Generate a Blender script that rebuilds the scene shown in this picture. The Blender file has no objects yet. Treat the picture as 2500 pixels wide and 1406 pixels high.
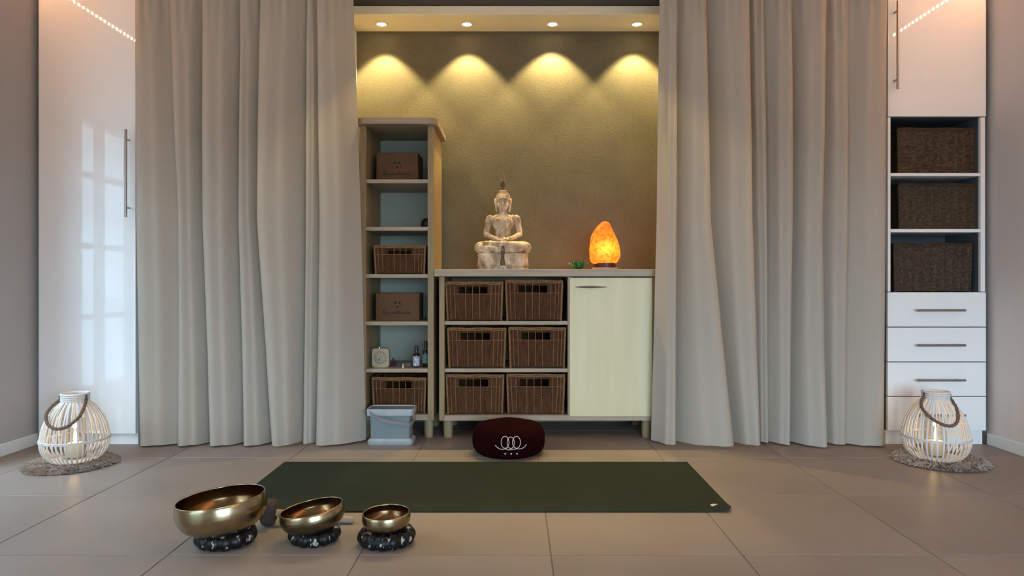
import bpy, bmesh, math, random
from mathutils import Vector, Matrix, noise
random.seed(7)
SC = bpy.context.scene
COL = SC.collection
PI = math.pi

# ------------------------------------------------------------------ camera
F = 1680.0          # focal length in pixels of the 2500 px wide frame
CX, CY = 1258.0, 690.0   # vanishing point of the room's depth direction
H = 0.85            # eye height
cam = bpy.data.cameras.new('camera')
cam.sensor_width = 36.0
cam.lens = F / 2500.0 * 36.0
cam.shift_x = (1250 - CX) / 2500.0
cam.shift_y = -(703 - CY) / 2500.0
cam.clip_start = 0.02
camo = bpy.data.objects.new('camera', cam)
camo.location = (0, 0, H)
camo.rotation_euler = (PI / 2, 0, 0)
COL.objects.link(camo)
SC.camera = camo

# ------------------------------------------------------------------ world (dull blue evening sky)
w = bpy.data.worlds.new('sky'); SC.world = w
w.use_nodes = True
WN, WL = w.node_tree.nodes, w.node_tree.links
bg = WN['Background']
tcw = WN.new('ShaderNodeTexCoord'); sepw = WN.new('ShaderNodeSeparateXYZ'); rw = WN.new('ShaderNodeValToRGB')
mrw = WN.new('ShaderNodeMapRange'); mrw.inputs['From Min'].default_value = -1; mrw.inputs['From Max'].default_value = 1
WL.new(tcw.outputs['Generated'], sepw.inputs[0]); WL.new(sepw.outputs['Z'], mrw.inputs['Value']); WL.new(mrw.outputs[0], rw.inputs['Fac'])
rw.color_ramp.elements[0].position = 0.485; rw.color_ramp.elements[0].color = (0.16, 0.21, 0.24, 1)   # dusky ground
rw.color_ramp.elements[1].position = 0.505; rw.color_ramp.elements[1].color = (0.52, 0.77, 1.0, 1)    # overcast evening sky
WL.new(rw.outputs[0], bg.inputs['Color'])
SKY = 22.5
bg.inputs['Strength'].default_value = SKY

# ------------------------------------------------------------------ exposure, light levels
SC.view_settings.view_transform = 'Standard'
SC.view_settings.look = 'None'
SC.view_settings.gamma = 1
SC.view_settings.use_curve_mapping = False
SC.view_settings.exposure = 0.0
SPOT_W = 52.0
LED_E = 112.0
LED_C = (1.0, 0.47, 0.20)
CANDLE_W = 0.35

# window openings: (wall, a0, a1, z0, z1); the daylight comes in through these
WINS = [('left', 2.30, 3.20, 0.20, 1.86), ('left', -1.50, 1.10, 0.06, 1.62), ('rear', 0.0, 2.42, 0.06, 1.62)]  # second left and rear windows are unseen, placed for extra daylight
XL, XR, YB, YR, ZC = -2.52, 2.49, 4.20, -1.7, 2.56

def P(px, py, d):
    return Vector(((px - CX) / F * d, d, H - (py - CY) / F * d))
def X(px, d): return (px - CX) / F * d
def Z(py, d): return H - (py - CY) / F * d

for i, (wl, a0, a1, z0, z1) in enumerate(WINS):
    L = bpy.data.lights.new('window_portal', 'AREA')
    L.shape = 'RECTANGLE'; L.size = a1 - a0; L.size_y = z1 - z0
    L.cycles.is_portal = True
    o = bpy.data.objects.new('window_portal', L); COL.objects.link(o)
    if wl == 'left':
        o.location = (XL - 0.12, (a0 + a1) / 2, (z0 + z1) / 2); o.rotation_euler = (PI / 2, 0, -PI / 2)
    else:
        o.location = ((a0 + a1) / 2, YR - 0.12, (z0 + z1) / 2); o.rotation_euler = (PI / 2, 0, 0)

# ------------------------------------------------------------------ materials
def new_mat(name):
    m = bpy.data.materials.new(name); m.use_nodes = True
    return m, m.node_tree.nodes, m.node_tree.links, m.node_tree.nodes['Principled BSDF']

def mat(name, col, rough=0.6, metal=0.0, spec=0.5, var=None, scale=(8, 8, 8), detail=4, bump=0.0, bscale=None,
        bdist=0.01, coat=0.0, rand=0.0, sheen=0.0, pos=(0.3, 0.7)):
    m, N, Lk, b = new_mat(name)
    b.inputs['Base Color'].default_value = (*col, 1)
    b.inputs['Roughness'].default_value = rough
    b.inputs['Metallic'].default_value = metal
    b.inputs['Specular IOR Level'].default_value = spec
    b.inputs['Coat Weight'].default_value = coat
    b.inputs['Sheen Weight'].default_value = sheen
    tc = N.new('ShaderNodeTexCoord')
    colsock = None
    if var is not None:
        mp = N.new('ShaderNodeMapping'); mp.inputs['Scale'].default_value = scale
        Lk.new(tc.outputs['Object'], mp.inputs['Vector'])
        if rand:
            oi = N.new('ShaderNodeObjectInfo')
            ml = N.new('ShaderNodeMath'); ml.operation = 'MULTIPLY'; ml.inputs[1].default_value = 40
            Lk.new(oi.outputs['Random'], ml.inputs[0])
            Lk.new(ml.outputs[0], mp.inputs['Location'])
        nz = N.new('ShaderNodeTexNoise'); nz.inputs['Scale'].default_value = 1; nz.inputs['Detail'].default_value = detail
        Lk.new(mp.outputs[0], nz.inputs['Vector'])
        rp = N.new('ShaderNodeValToRGB')
        rp.color_ramp.elements[0].position = pos[0]; rp.color_ramp.elements[1].position = pos[1]
        rp.color_ramp.elements[0].color = (*col, 1); rp.color_ramp.elements[1].color = (*var, 1)
        Lk.new(nz.outputs['Fac'], rp.inputs['Fac'])
        colsock = rp.outputs['Color']
        if rand:
            hs = N.new('ShaderNodeHueSaturation')
            mr = N.new('ShaderNodeMapRange'); mr.inputs['To Min'].default_value = 1 - rand; mr.inputs['To Max'].default_value = 1 + rand
            Lk.new(oi.outputs['Random'], mr.inputs['Value']); Lk.new(mr.outputs[0], hs.inputs['Value'])
            Lk.new(colsock, hs.inputs['Color']); colsock = hs.outputs['Color']
        Lk.new(colsock, b.inputs['Base Color'])
    if bump:
        n2 = N.new('ShaderNodeTexNoise'); n2.inputs['Detail'].default_value = 5
        mp2 = N.new('ShaderNodeMapping'); mp2.inputs['Scale'].default_value = bscale or scale
        n2.inputs['Scale'].default_value = 1
        Lk.new(tc.outputs['Object'], mp2.inputs['Vector']); Lk.new(mp2.outputs[0], n2.inputs['Vector'])
        bp = N.new('ShaderNodeBump'); bp.inputs['Strength'].default_value = bump; bp.inputs['Distance'].default_value = bdist
        Lk.new(n2.outputs['Fac'], bp.inputs['Height']); Lk.new(bp.outputs['Normal'], b.inputs['Normal'])
    return m

def emis(name, col, strength):
    m, N, Lk, b = new_mat(name)
    b.inputs['Base Color'].default_value = (*col, 1)
    b.inputs['Emission Color'].default_value = (*col, 1)
    b.inputs['Emission Strength'].default_value = strength
    return m

def fabric_mat(name, col, var, transl=0.3, transp=0.0, rough=0.9):
    m, N, Lk, b = new_mat(name)
    out = N['Material Output']
    tc = N.new('ShaderNodeTexCoord')
    mp = N.new('ShaderNodeMapping'); mp.inputs['Scale'].default_value = (260, 260, 90)
    nz = N.new('ShaderNodeTexNoise'); nz.inputs['Scale'].default_value = 1; nz.inputs['Detail'].default_value = 3
    Lk.new(tc.outputs['Object'], mp.inputs['Vector']); Lk.new(mp.outputs[0], nz.inputs['Vector'])
    rp = N.new('ShaderNodeValToRGB')
    rp.color_ramp.elements[0].color = (*col, 1); rp.color_ramp.elements[1].color = (*var, 1)
    rp.color_ramp.elements[0].position = 0.3; rp.color_ramp.elements[1].position = 0.7
    Lk.new(nz.outputs['Fac'], rp.inputs['Fac'])
    b.inputs['Roughness'].default_value = rough; b.inputs['Specular IOR Level'].default_value = 0.1
    Lk.new(rp.outputs['Color'], b.inputs['Base Color'])
    t = N.new('ShaderNodeBsdfTranslucent'); Lk.new(rp.outputs['Color'], t.inputs['Color'])
    mx = N.new('ShaderNodeMixShader'); mx.inputs[0].default_value = transl
    Lk.new(b.outputs[0], mx.inputs[1]); Lk.new(t.outputs[0], mx.inputs[2])
    last = mx
    if transp:
        tr = N.new('ShaderNodeBsdfTransparent')
        m2 = N.new('ShaderNodeMixShader'); m2.inputs[0].default_value = transp
        Lk.new(mx.outputs[0], m2.inputs[1]); Lk.new(tr.outputs[0], m2.inputs[2]); last = m2
    Lk.new(last.outputs[0], out.inputs['Surface'])
    return m

def glass_mat(name, col=(1, 1, 1), refl=0.12, rough=0.02):
    m, N, Lk, b = new_mat(name)
    out = N['Material Output']
    tr = N.new('ShaderNodeBsdfTransparent'); tr.inputs['Color'].default_value = (*col, 1)
    gl = N.new('ShaderNodeBsdfGlossy'); gl.inputs['Roughness'].default_value = rough
    mx = N.new('ShaderNodeMixShader'); mx.inputs[0].default_value = refl
    Lk.new(tr.outputs[0], mx.inputs[1]); Lk.new(gl.outputs[0], mx.inputs[2]); Lk.new(mx.outputs[0], out.inputs['Surface'])
    return m

M = {}
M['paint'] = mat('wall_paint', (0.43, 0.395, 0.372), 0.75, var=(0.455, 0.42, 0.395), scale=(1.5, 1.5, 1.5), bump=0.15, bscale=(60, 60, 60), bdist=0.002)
M['paint_lit'] = mat('lit_wall_paint', (0.68, 0.60, 0.55), 0.75, var=(0.71, 0.63, 0.58), scale=(1.5, 1.5, 1.5), bump=0.15, bscale=(60, 60, 60), bdist=0.002)  # taupe paint lightened to carry window light on the right wall
M['ceil'] = mat('ceiling_paint', (0.66, 0.62, 0.56), 0.85, var=(0.69, 0.65, 0.59), scale=(1, 1, 1))
M['white_wall'] = mat('white_wall_paint', (0.72, 0.69, 0.62), 0.8, var=(0.75, 0.72, 0.65), scale=(2, 2, 2))
M['render'] = mat('pale_render', (0.26, 0.272, 0.28), 0.9, var=(0.285, 0.297, 0.305), scale=(2, 2, 2))
M['winframe'] = mat('taupe_window_frame', (0.13, 0.12, 0.11), 0.5, var=(0.15, 0.14, 0.125), scale=(4, 4, 4))
M['grout'] = mat('grout', (0.20, 0.165, 0.135), 0.9, var=(0.23, 0.19, 0.155), scale=(9, 9, 9))
M['tile'] = mat('porcelain_tile', (0.25, 0.193, 0.155), 0.48, var=(0.295, 0.233, 0.19), scale=(2.2, 2.2, 2.2), detail=7, rand=0.045, spec=0.4, bump=0.08, bscale=(30, 30, 30), bdist=0.001)
M['base'] = mat('baseboard_white', (0.74, 0.72, 0.68), 0.45, var=(0.77, 0.75, 0.71), scale=(3, 3, 3))
M['white'] = mat('white_gloss_lacquer', (0.88, 0.875, 0.85), 0.02, var=(0.90, 0.895, 0.87), scale=(2, 2, 2), spec=0.5)
M['white_satin'] = mat('white_melamine', (0.86, 0.855, 0.82), 0.35, var=(0.88, 0.875, 0.84), scale=(2, 2, 2))
M['cab_in'] = mat('shaded_cabinet_inside', (0.085, 0.092, 0.10), 0.5, var=(0.10, 0.107, 0.115), scale=(2, 2, 2))  # inside of the white cabinet, darkened in colour for the shade within
M['steel'] = mat('brushed_steel', (0.34, 0.31, 0.28), 0.38, metal=1.0, var=(0.42, 0.38, 0.35), scale=(200, 200, 8))
M['oak'] = mat('greige_oak', (0.26, 0.168, 0.076), 0.5, var=(0.35, 0.24, 0.118), scale=(60, 8, 4), detail=6, bump=0.15, bscale=(120, 20, 6), bdist=0.001)
M['oak_h'] = mat('greige_oak_lying', (0.35, 0.26, 0.165), 0.5, var=(0.44, 0.34, 0.23), scale=(4, 30, 60), detail=6, bump=0.15, bscale=(6, 40, 120), bdist=0.001)
M['oak_leg'] = mat('round_oak_leg', (0.30, 0.215, 0.12), 0.5, var=(0.40, 0.295, 0.175), scale=(50, 50, 4), detail=6)
M['backpanel'] = mat('pale_back_panel', (0.37, 0.38, 0.295), 0.6, var=(0.40, 0.41, 0.32), scale=(3, 3, 3))
M['cream_door'] = mat('cream_birch_door', (0.68, 0.575, 0.30), 0.42, var=(0.74, 0.64, 0.375), scale=(16, 16, 1.2), detail=6)
M['wicker'] = mat('brown_wicker', (0.045, 0.0155, 0.004), 0.7, spec=0.2, var=(0.12, 0.046, 0.014), scale=(130, 130, 18), detail=5, rand=0.1)
M['wicker_rim'] = mat('wicker_rim', (0.19, 0.09, 0.036), 0.6, spec=0.25, var=(0.30, 0.155, 0.068), scale=(70, 70, 70), detail=5)
M['darkwicker'] = mat('dark_wicker', (0.024, 0.0155, 0.009), 0.7, spec=0.25, var=(0.085, 0.056, 0.034), scale=(60, 60, 110), detail=5, rand=0.12)
M['card'] = mat('kraft_cardboard', (0.115, 0.054, 0.022), 0.85, var=(0.14, 0.068, 0.03), scale=(10, 10, 10), rand=0.04)
M['print'] = mat('dark_print', (0.022, 0.010, 0.005), 0.8, var=(0.03, 0.014, 0.007), scale=(60, 60, 60))
M['mat'] = mat('green_rubber', (0.021, 0.0265, 0.016), 0.85, var=(0.025, 0.031, 0.019), scale=(3, 3, 3), bump=0.3, bscale=(500, 500, 500), bdist=0.001, spec=0.12)
M['matlogo'] = mat('cream_print', (0.60, 0.54, 0.45), 0.7, var=(0.65, 0.6, 0.5), scale=(60, 60, 60))
M['maroon'] = mat('maroon_cotton', (0.012, 0.0010, 0.0012), 0.95, var=(0.016, 0.0015, 0.0018), scale=(20, 20, 20), bump=0.3, bscale=(400, 400, 400), bdist=0.001, spec=0.04)
M['thread'] = mat('pale_gold_thread', (0.62, 0.55, 0.44), 0.6, var=(0.70, 0.62, 0.5), scale=(300, 300, 300))
M['brass'] = mat('brushed_brass', (0.36, 0.275, 0.145), 0.24, metal=1.0, var=(0.43, 0.335, 0.195), scale=(20, 20, 60), detail=6, bump=0.1, bscale=(60, 60, 200), bdist=0.001)
M['brass_in'] = mat('dark_bronze_inside', (0.15, 0.082, 0.035), 0.24, metal=1.0, var=(0.22, 0.125, 0.055), scale=(14, 14, 14), detail=6)
M['bronze'] = mat('aged_bronze', (0.15, 0.115, 0.065), 0.34, metal=1.0, var=(0.23, 0.18, 0.11), scale=(30, 30, 120), detail=6, bump=0.2, bscale=(40, 40, 160), bdist=0.001)
M['silk'] = mat('black_brocade', (0.006, 0.005, 0.005), 0.42, spec=0.28, var=(0.34, 0.30, 0.25), scale=(70, 70, 34), detail=2, pos=(0.62, 0.66))
M['felt'] = mat('brown_felt', (0.045, 0.030, 0.022), 0.95, var=(0.06, 0.04, 0.03), scale=(80, 80, 80), bump=0.5, bscale=(200, 200, 200), bdist=0.002)
M['handlewood'] = mat('pale_turned_wood', (0.42, 0.29, 0.19), 0.5, var=(0.50, 0.36, 0.25), scale=(8, 80, 80))
M['stone'] = mat('weathered_carved_wood', (0.25, 0.155, 0.085), 0.75, var=(0.86, 0.65, 0.43), scale=(34, 34, 16), detail=7, bump=0.35, bscale=(90, 90, 40), bdist=0.002)
M['finial'] = mat('dark_carved_finial', (0.10, 0.066, 0.034), 0.8, var=(0.16, 0.11, 0.062), scale=(60, 60, 20))
M['slat'] = mat('whitewashed_willow', (0.66, 0.61, 0.56), 0.6, var=(0.80, 0.76, 0.71), scale=(40, 40, 20), detail=5)
M['rope'] = mat('brown_jute_rope', (0.13, 0.073, 0.045), 0.9, var=(0.20, 0.12, 0.075), scale=(120, 120, 120))
M['candle'] = mat('ivory_wax', (0.80, 0.70, 0.52), 0.5, var=(0.84, 0.75, 0.58), scale=(10, 10, 10))
M['black'] = mat('black_metal', (0.02, 0.018, 0.016), 0.5, var=(0.03, 0.026, 0.022), scale=(30, 30, 30))
M['pad'] = mat('taupe_faux_fur', (0.36, 0.275, 0.215), 0.95, spec=0.1, var=(0.50, 0.395, 0.315), scale=(30, 30, 30))
M['tin'] = mat('grey_blue_enamel', (0.175, 0.205, 0.205), 0.4, var=(0.205, 0.235, 0.235), scale=(8, 8, 8), detail=6)
M['tinrim'] = mat('pale_zinc', (0.33, 0.35, 0.345), 0.4, var=(0.42, 0.44, 0.43), scale=(26, 26, 26), detail=6)
M['tinlid'] = mat('grey_lid', (0.19, 0.175, 0.168), 0.5, var=(0.23, 0.21, 0.2), scale=(15, 15, 15))
M['clockwood'] = mat('pale_clock_case', (0.40, 0.30, 0.18), 0.5, var=(0.46, 0.355, 0.225), scale=(12, 12, 50))
M['clockface'] = mat('cream_dial', (0.33, 0.26, 0.16), 0.4, var=(0.37, 0.295, 0.19), scale=(12, 12, 12))
M['silver'] = mat('polished_metal', (0.85, 0.82, 0.76), 0.2, metal=1.0, var=(0.9, 0.86, 0.8), scale=(10, 10, 10))
M['darkglass'] = mat('dark_amber_glass', (0.012, 0.009, 0.007), 0.1, var=(0.016, 0.012, 0.009), scale=(10, 10, 10))
M['label_l'] = mat('lilac_label', (0.62, 0.58, 0.64), 0.6, var=(0.36, 0.32, 0.40), scale=(70, 70, 60), detail=2, pos=(0.5, 0.6))
M['label_g'] = mat('teal_label', (0.06, 0.16, 0.14), 0.6, var=(0.09, 0.21, 0.19), scale=(50, 50, 40), detail=2)
M['crystal'] = mat('dark_purple_crystal', (0.035, 0.016, 0.03), 0.2, var=(0.10, 0.06, 0.085), scale=(60, 60, 60), pos=(0.5, 0.7))
M['cone'] = mat('cream_incense', (0.62, 0.49, 0.34), 0.7, var=(0.68, 0.55, 0.4), scale=(60, 60, 60))
M['dish'] = mat('grey_stoneware', (0.16, 0.14, 0.12), 0.5, var=(0.22, 0.20, 0.17), scale=(40, 40, 40))
M['darkbowl'] = mat('black_lacquer', (0.01, 0.008, 0.008), 0.4, var=(0.016, 0.012, 0.011), scale=(20, 20, 20))
M['green_glass'] = mat('green_cut_glass', (0.006, 0.085, 0.022), 0.08, var=(0.012, 0.17, 0.045), scale=(60, 60, 60), coat=0.5)
M['redwood'] = mat('dark_red_wood', (0.055, 0.012, 0.012), 0.4, var=(0.075, 0.02, 0.018), scale=(10, 60, 60))
M['plate'] = mat('white_saucer', (0.78, 0.74, 0.68), 0.25, var=(0.8, 0.76, 0.7), scale=(10, 10, 10))
M['gap_shade'] = mat('gap_shade_paint', (0.065, 0.05, 0.04), 0.7, var=(0.075, 0.06, 0.048), scale=(6, 6, 6))  # shade of the gap over the soffit, put into the colour
M['soffit'] = mat('cream_soffit_paint', (0.80, 0.70, 0.50), 0.75, var=(0.84, 0.74, 0.54), scale=(4, 4, 4), bump=0.1, bscale=(60, 60, 60), bdist=0.002)
M['curtain'] = fabric_mat('linen_voile', (0.515, 0.45, 0.368), (0.55, 0.483, 0.396), 0.22, 0.0)
M['pane'] = glass_mat('window_glass', (1, 1, 1), 0.06)
M['jarglass'] = glass_mat('lantern_glass', (0.97, 0.97, 0.96), 0.10, 0.03)
M['flame'] = emis('candle_flame', (1.0, 0.70, 0.28), 60.0)
M['led'] = emis('led_diode', LED_C, LED_E)
M['led_right'] = emis('led_diode_bright', LED_C, LED_E * 1.6)
M['lens'] = emis('downlight_lens', (1.0, 0.86, 0.56), 30.0)
M['bulb'] = emis('salt_lamp_bulb', (1.0, 0.72, 0.34), 130.0)

# niche plaster: mottled ochre-olive clay plaster with trowel marks and pits
def plaster():
    m, N, Lk, b = new_mat('clay_plaster')
    tc = N.new('ShaderNodeTexCoord')
    n1 = N.new('ShaderNodeTexNoise'); n1.inputs['Scale'].default_value = 3.0; n1.inputs['Detail'].default_value = 8; n1.inputs['Roughness'].default_value = 0.65
    n2 = N.new('ShaderNodeTexNoise'); n2.inputs['Scale'].default_value = 55; n2.inputs['Detail'].default_value = 6
    mp = N.new('ShaderNodeMapping'); mp.inputs['Scale'].default_value = (1, 1, 1.7)
    Lk.new(tc.outputs['Object'], mp.inputs['Vector'])
    Lk.new(tc.outputs['Object'], n1.inputs['Vector']); Lk.new(mp.outputs[0], n2.inputs['Vector'])
    r1 = N.new('ShaderNodeValToRGB'); r1.color_ramp.elements[0].position = .3; r1.color_ramp.elements[1].position = .7
    r1.color_ramp.elements[0].color = (0.115, 0.094, 0.057, 1); r1.color_ramp.elements[1].color = (0.155, 0.128, 0.080, 1)
    Lk.new(n1.outputs['Fac'], r1.inputs['Fac'])
    r2 = N.new('ShaderNodeValToRGB'); r2.color_ramp.elements[0].position = .33; r2.color_ramp.elements[1].position = .5
    r2.color_ramp.elements[0].color = (0.86, 0.86, 0.86, 1); r2.color_ramp.elements[1].color = (1, 1, 1, 1)
    Lk.new(n2.outputs['Fac'], r2.inputs['Fac'])
    mx = N.new('ShaderNodeMix'); mx.data_type = 'RGBA'; mx.blend_type = 'MULTIPLY'; mx.inputs[0].default_value = 1
    Lk.new(r1.outputs[0], mx.inputs[6]); Lk.new(r2.outputs[0], mx.inputs[7])
    Lk.new(mx.outputs[2], b.inputs['Base Color'])
    b.inputs['Roughness'].default_value = 0.7; b.inputs['Specular IOR Level'].default_value = 0.3
    bp = N.new('ShaderNodeBump'); bp.inputs['Strength'].default_value = 0.3; bp.inputs['Distance'].default_value = 0.003
    Lk.new(n2.outputs['Fac'], bp.inputs['Height']); Lk.new(bp.outputs['Normal'], b.inputs['Normal'])
    return m
M['plaster'] = plaster()

def salt():
    m, N, Lk, b = new_mat('pink_rock_salt')
    out = N['Material Output']
    tc = N.new('ShaderNodeTexCoord')
    n1 = N.new('ShaderNodeTexNoise'); n1.inputs['Scale'].default_value = 55; n1.inputs['Detail'].default_value = 7
    Lk.new(tc.outputs['Object'], n1.inputs['Vector'])
    r1 = N.new('ShaderNodeValToRGB'); r1.color_ramp.elements[0].position = .36; r1.color_ramp.elements[1].position = .56
    r1.color_ramp.elements[0].color = (0.80, 0.075, 0.006, 1); r1.color_ramp.elements[1].color = (1.0, 0.145, 0.016, 1)
    Lk.new(n1.outputs['Fac'], r1.inputs['Fac'])
    t = N.new('ShaderNodeBsdfTranslucent'); Lk.new(r1.outputs[0], t.inputs['Color'])
    b.inputs['Roughness'].default_value = 0.45
    Lk.new(r1.outputs[0], b.inputs['Base Color'])
    Lk.new(r1.outputs[0], b.inputs['Emission Color']); b.inputs['Emission Strength'].default_value = 2.9
    mx = N.new('ShaderNodeMixShader'); mx.inputs[0].default_value = 0.6
    Lk.new(b.outputs[0], mx.inputs[1]); Lk.new(t.outputs[0], mx.inputs[2]); Lk.new(mx.outputs[0], out.inputs['Surface'])
    return m
M['salt'] = salt()

# ------------------------------------------------------------------ mesh helpers
def B(): return bmesh.new()

def box(bm, x0, x1, y0, y1, z0, z1, bev=0.0, seg=2):
    v = [bm.verts.new(c) for c in ((x0, y0, z0), (x1, y0, z0), (x1, y1, z0), (x0, y1, z0),
                                   (x0, y0, z1), (x1, y0, z1), (x1, y1, z1), (x0, y1, z1))]
    fs = [bm.faces.new([v[i] for i in f]) for f in ((3, 2, 1, 0), (4, 5, 6, 7), (0, 1, 5, 4), (1, 2, 6, 5), (2, 3, 7, 6), (3, 0, 4, 7))]
    if bev:
        es = list({e for f in fs for e in f.edges})
        bmesh.ops.bevel(bm, geom=es, offset=bev, segments=seg, profile=0.5, affect='EDGES')
    return v

def frame_of(t):
    t = t.normalized()
    a = Vector((0, 0, 1)) if abs(t.z) < 0.9 else Vector((1, 0, 0))
    u = t.cross(a).normalized(); v = t.cross(u).normalized()
    return u, v

def tube(bm, pts, r, n=8, closed=False, cap=True):
    pts = [Vector(p) for p in pts]; k = len(pts)
    rs = r if isinstance(r, (list, tuple)) else [r] * k
    rings = []; pu = None
    for i, p in enumerate(pts):
        if closed: t = pts[(i + 1) % k] - pts[i - 1]
        else: t = pts[min(i + 1, k - 1)] - pts[max(i - 1, 0)]
        t = t.normalized()
        if pu is None: u, v = frame_of(t)
        else:
            u = (pu - t * pu.dot(t))
            u = u.normalized() if u.length > 1e-6 else frame_of(t)[0]
            v = t.cross(u)
        pu = u
        rings.append([bm.verts.new(p + (u * math.cos(2 * PI * j / n) + v * math.sin(2 * PI * j / n)) * rs[i]) for j in range(n)])
    m = k if closed else k - 1
    for i in range(m):
        a, b = rings[i], rings[(i + 1) % k]
        for j in range(n):
            bm.faces.new((a[j], a[(j + 1) % n], b[(j + 1) % n], b[j]))
    if cap and not closed:
        bm.faces.new(list(reversed(rings[0]))); bm.faces.new(rings[-1])
    return rings

def lathe(bm, prof, n=48, c=(0, 0, 0), fn=None):
    cx, cy, cz = c; rings = []
    for (r, z) in prof:
        if r < 1e-6: rings.append([bm.verts.new((cx, cy, cz + z))])
        else:
            row = []
            for j in range(n):
                a = 2 * PI * j / n
                rr, zz = (r, z) if fn is None else fn(r, z, a)
                row.append(bm.verts.new((cx + rr * math.cos(a), cy + rr * math.sin(a), cz + zz)))
            rings.append(row)
    for i in range(len(rings) - 1):
        a, b = rings[i], rings[i + 1]
        for j in range(n):
            j2 = (j + 1) % n
            if len(a) == 1 and len(b) == 1: continue
            if len(a) == 1: bm.faces.new((a[0], b[j2], b[j]))
            elif len(b) == 1: bm.faces.new((a[j], a[j2], b[0]))
            else: bm.faces.new((a[j], a[j2], b[j2], b[j]))
    return rings

def ell(bm, c, r, rot=None, u=16, v=10):
    mt = Matrix.Translation(c)
    if rot is not None: mt = mt @ rot.to_4x4()
    mt = mt @ Matrix.Diagonal((*r, 1))
    bmesh.ops.create_uvsphere(bm, u_segments=u, v_segments=v, radius=1, matrix=mt)

def link(name, bm, m, parent=None, loc=None, smooth=False, angle=None):
    bmesh.ops.recalc_face_normals(bm, faces=bm.faces)
    me = bpy.data.meshes.new(name); bm.to_mesh(me); bm.free()
    if m is not None: me.materials.append(m)
    if smooth: me.shade_smooth()
    if angle is not None: me.set_sharp_from_angle(angle=angle)
    o = bpy.data.objects.new(name, me); COL.objects.link(o)
    if parent is not None: o.parent = parent
    if loc is not None: o.location = loc
    return o

def obj(name, bm, m, parent=None, smooth=False, angle=0.6):
    return link(name, bm, m, parent, None, smooth, angle if smooth else None)

def wobj(name, bm, m, root, parent=None, smooth=False, angle=0.6):
    """mesh given in world coordinates, stored relative to the unrotated root"""
    bmesh.ops.translate(bm, verts=bm.verts, vec=-root.location)
    return obj(name, bm, m, parent or root, smooth, angle)

def tag(o, label, cat, group=None, kind=None):
    o['label'] = label; o['category'] = cat
    if group: o['group'] = group
    if kind: o['kind'] = kind
    return o

def thing(name, label, cat, loc=(0, 0, 0), rot=(0, 0, 0), group=None):
    o = bpy.data.objects.new(name, None); o.empty_display_size = 0.05
    o.location = loc; o.rotation_euler = rot; COL.objects.link(o)
    return tag(o, label, cat, group)

def struct(name, bm, m, label=None, cat=None, smooth=False):
    o = obj(name, bm, m, None, smooth)
    o['kind'] = 'structure'
    if label: o['label'] = label
    if cat: o['category'] = cat
    return o

def copy_tree(o, parent=None):
    c = o.copy(); COL.objects.link(c); c.parent = parent
    for ch in list(o.children): copy_tree(ch, c)
    return c

def catmull(pts, sub):
    out = []; n = len(pts)
    for i in range(n - 1):
        p0, p1, p2, p3 = pts[max(i - 1, 0)], pts[i], pts[i + 1], pts[min(i + 2, n - 1)]
        for s in range(sub):
            t = s / sub
            out.append(tuple(0.5 * ((2 * b) + (-a + c) * t + (2 * a - 5 * b + 4 * c - d) * t * t + (-a + 3 * b - 3 * c + d) * t ** 3)
                             for a, b, c, d in zip(p0, p1, p2, p3)))
    out.append(tuple(pts[-1]))
    return out

# ------------------------------------------------------------------ room shell
fl = B(); box(fl, XL - 0.3, XR + 0.3, YR - 0.3, YB + 0.2, -0.12, -0.0025)
floor = struct('floor', fl, M['grout'], 'beige porcelain tiled floor with thin grout lines', 'floor')
xs = [0.111 + 0.598 * k for k in range(-6, 6)]
ys = [2.147 + 0.6 * k for k in range(-9, 5)]
tmeshes = {}
for i in range(len(xs) - 1):
    for j in range(len(ys) - 1):
        x0, x1 = max(xs[i], XL), min(xs[i + 1], XR)
        y0, y1 = max(ys[j], YR), min(ys[j + 1], YB)
        if x1 - x0 < 0.02 or y1 - y0 < 0.02: continue
        wx, wy = round(x1 - x0, 4), round(y1 - y0, 4)
        key = (wx, wy)
        if key not in tmeshes:
            b = B(); g = 0.0017
            box(b, g, wx - g, g, wy - g, -0.008, 0.0, 0.0012, 1)
            me = bpy.data.meshes.new('tile'); bmesh.ops.recalc_face_normals(b, faces=b.faces); b.to_mesh(me); b.free(); me.materials.append(M['tile'])
            tmeshes[key] = me
        o = bpy.data.objects.new('tile', tmeshes[key]); COL.objects.link(o)
        o.parent = floor; o.location = (x0, y0, 0)

b = B(); box(b, XL - 0.3, XR + 0.3, YR - 0.3, YB + 0.2, ZC, ZC + 0.1)
struct('ceiling', b, M['ceil'], 'plain white ceiling over the whole room', 'ceiling')
NL, NR, YF = -0.968, 0.905, 3.93          # niche sides, niche front plane
b = B(); box(b, NL - 0.0, NR + 0.0, YB, YB + 0.15, 0, ZC)
struct('wall_back', b, M['plaster'], 'ochre clay plaster wall at the back of the niche', 'wall')
b = B(); box(b, XL - 0.25, NL, YF, YB + 0.15, 0, ZC)
struct('wall_niche_left', b, M['white_wall'], 'cream wall return left of the niche', 'wall')
b = B(); box(b, NR, XR + 0.25, YF, YB + 0.15, 0, ZC)
struct('wall_niche_right', b, M['white_wall'], 'cream wall return right of the niche', 'wall')
b = B(); box(b, XR, XR + 0.25, YR - 0.25, YF, 0, ZC)
struct('wall_right', b, M['paint_lit'], 'taupe side wall by the drawers, lightened in colour for window light', 'wall')

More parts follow.
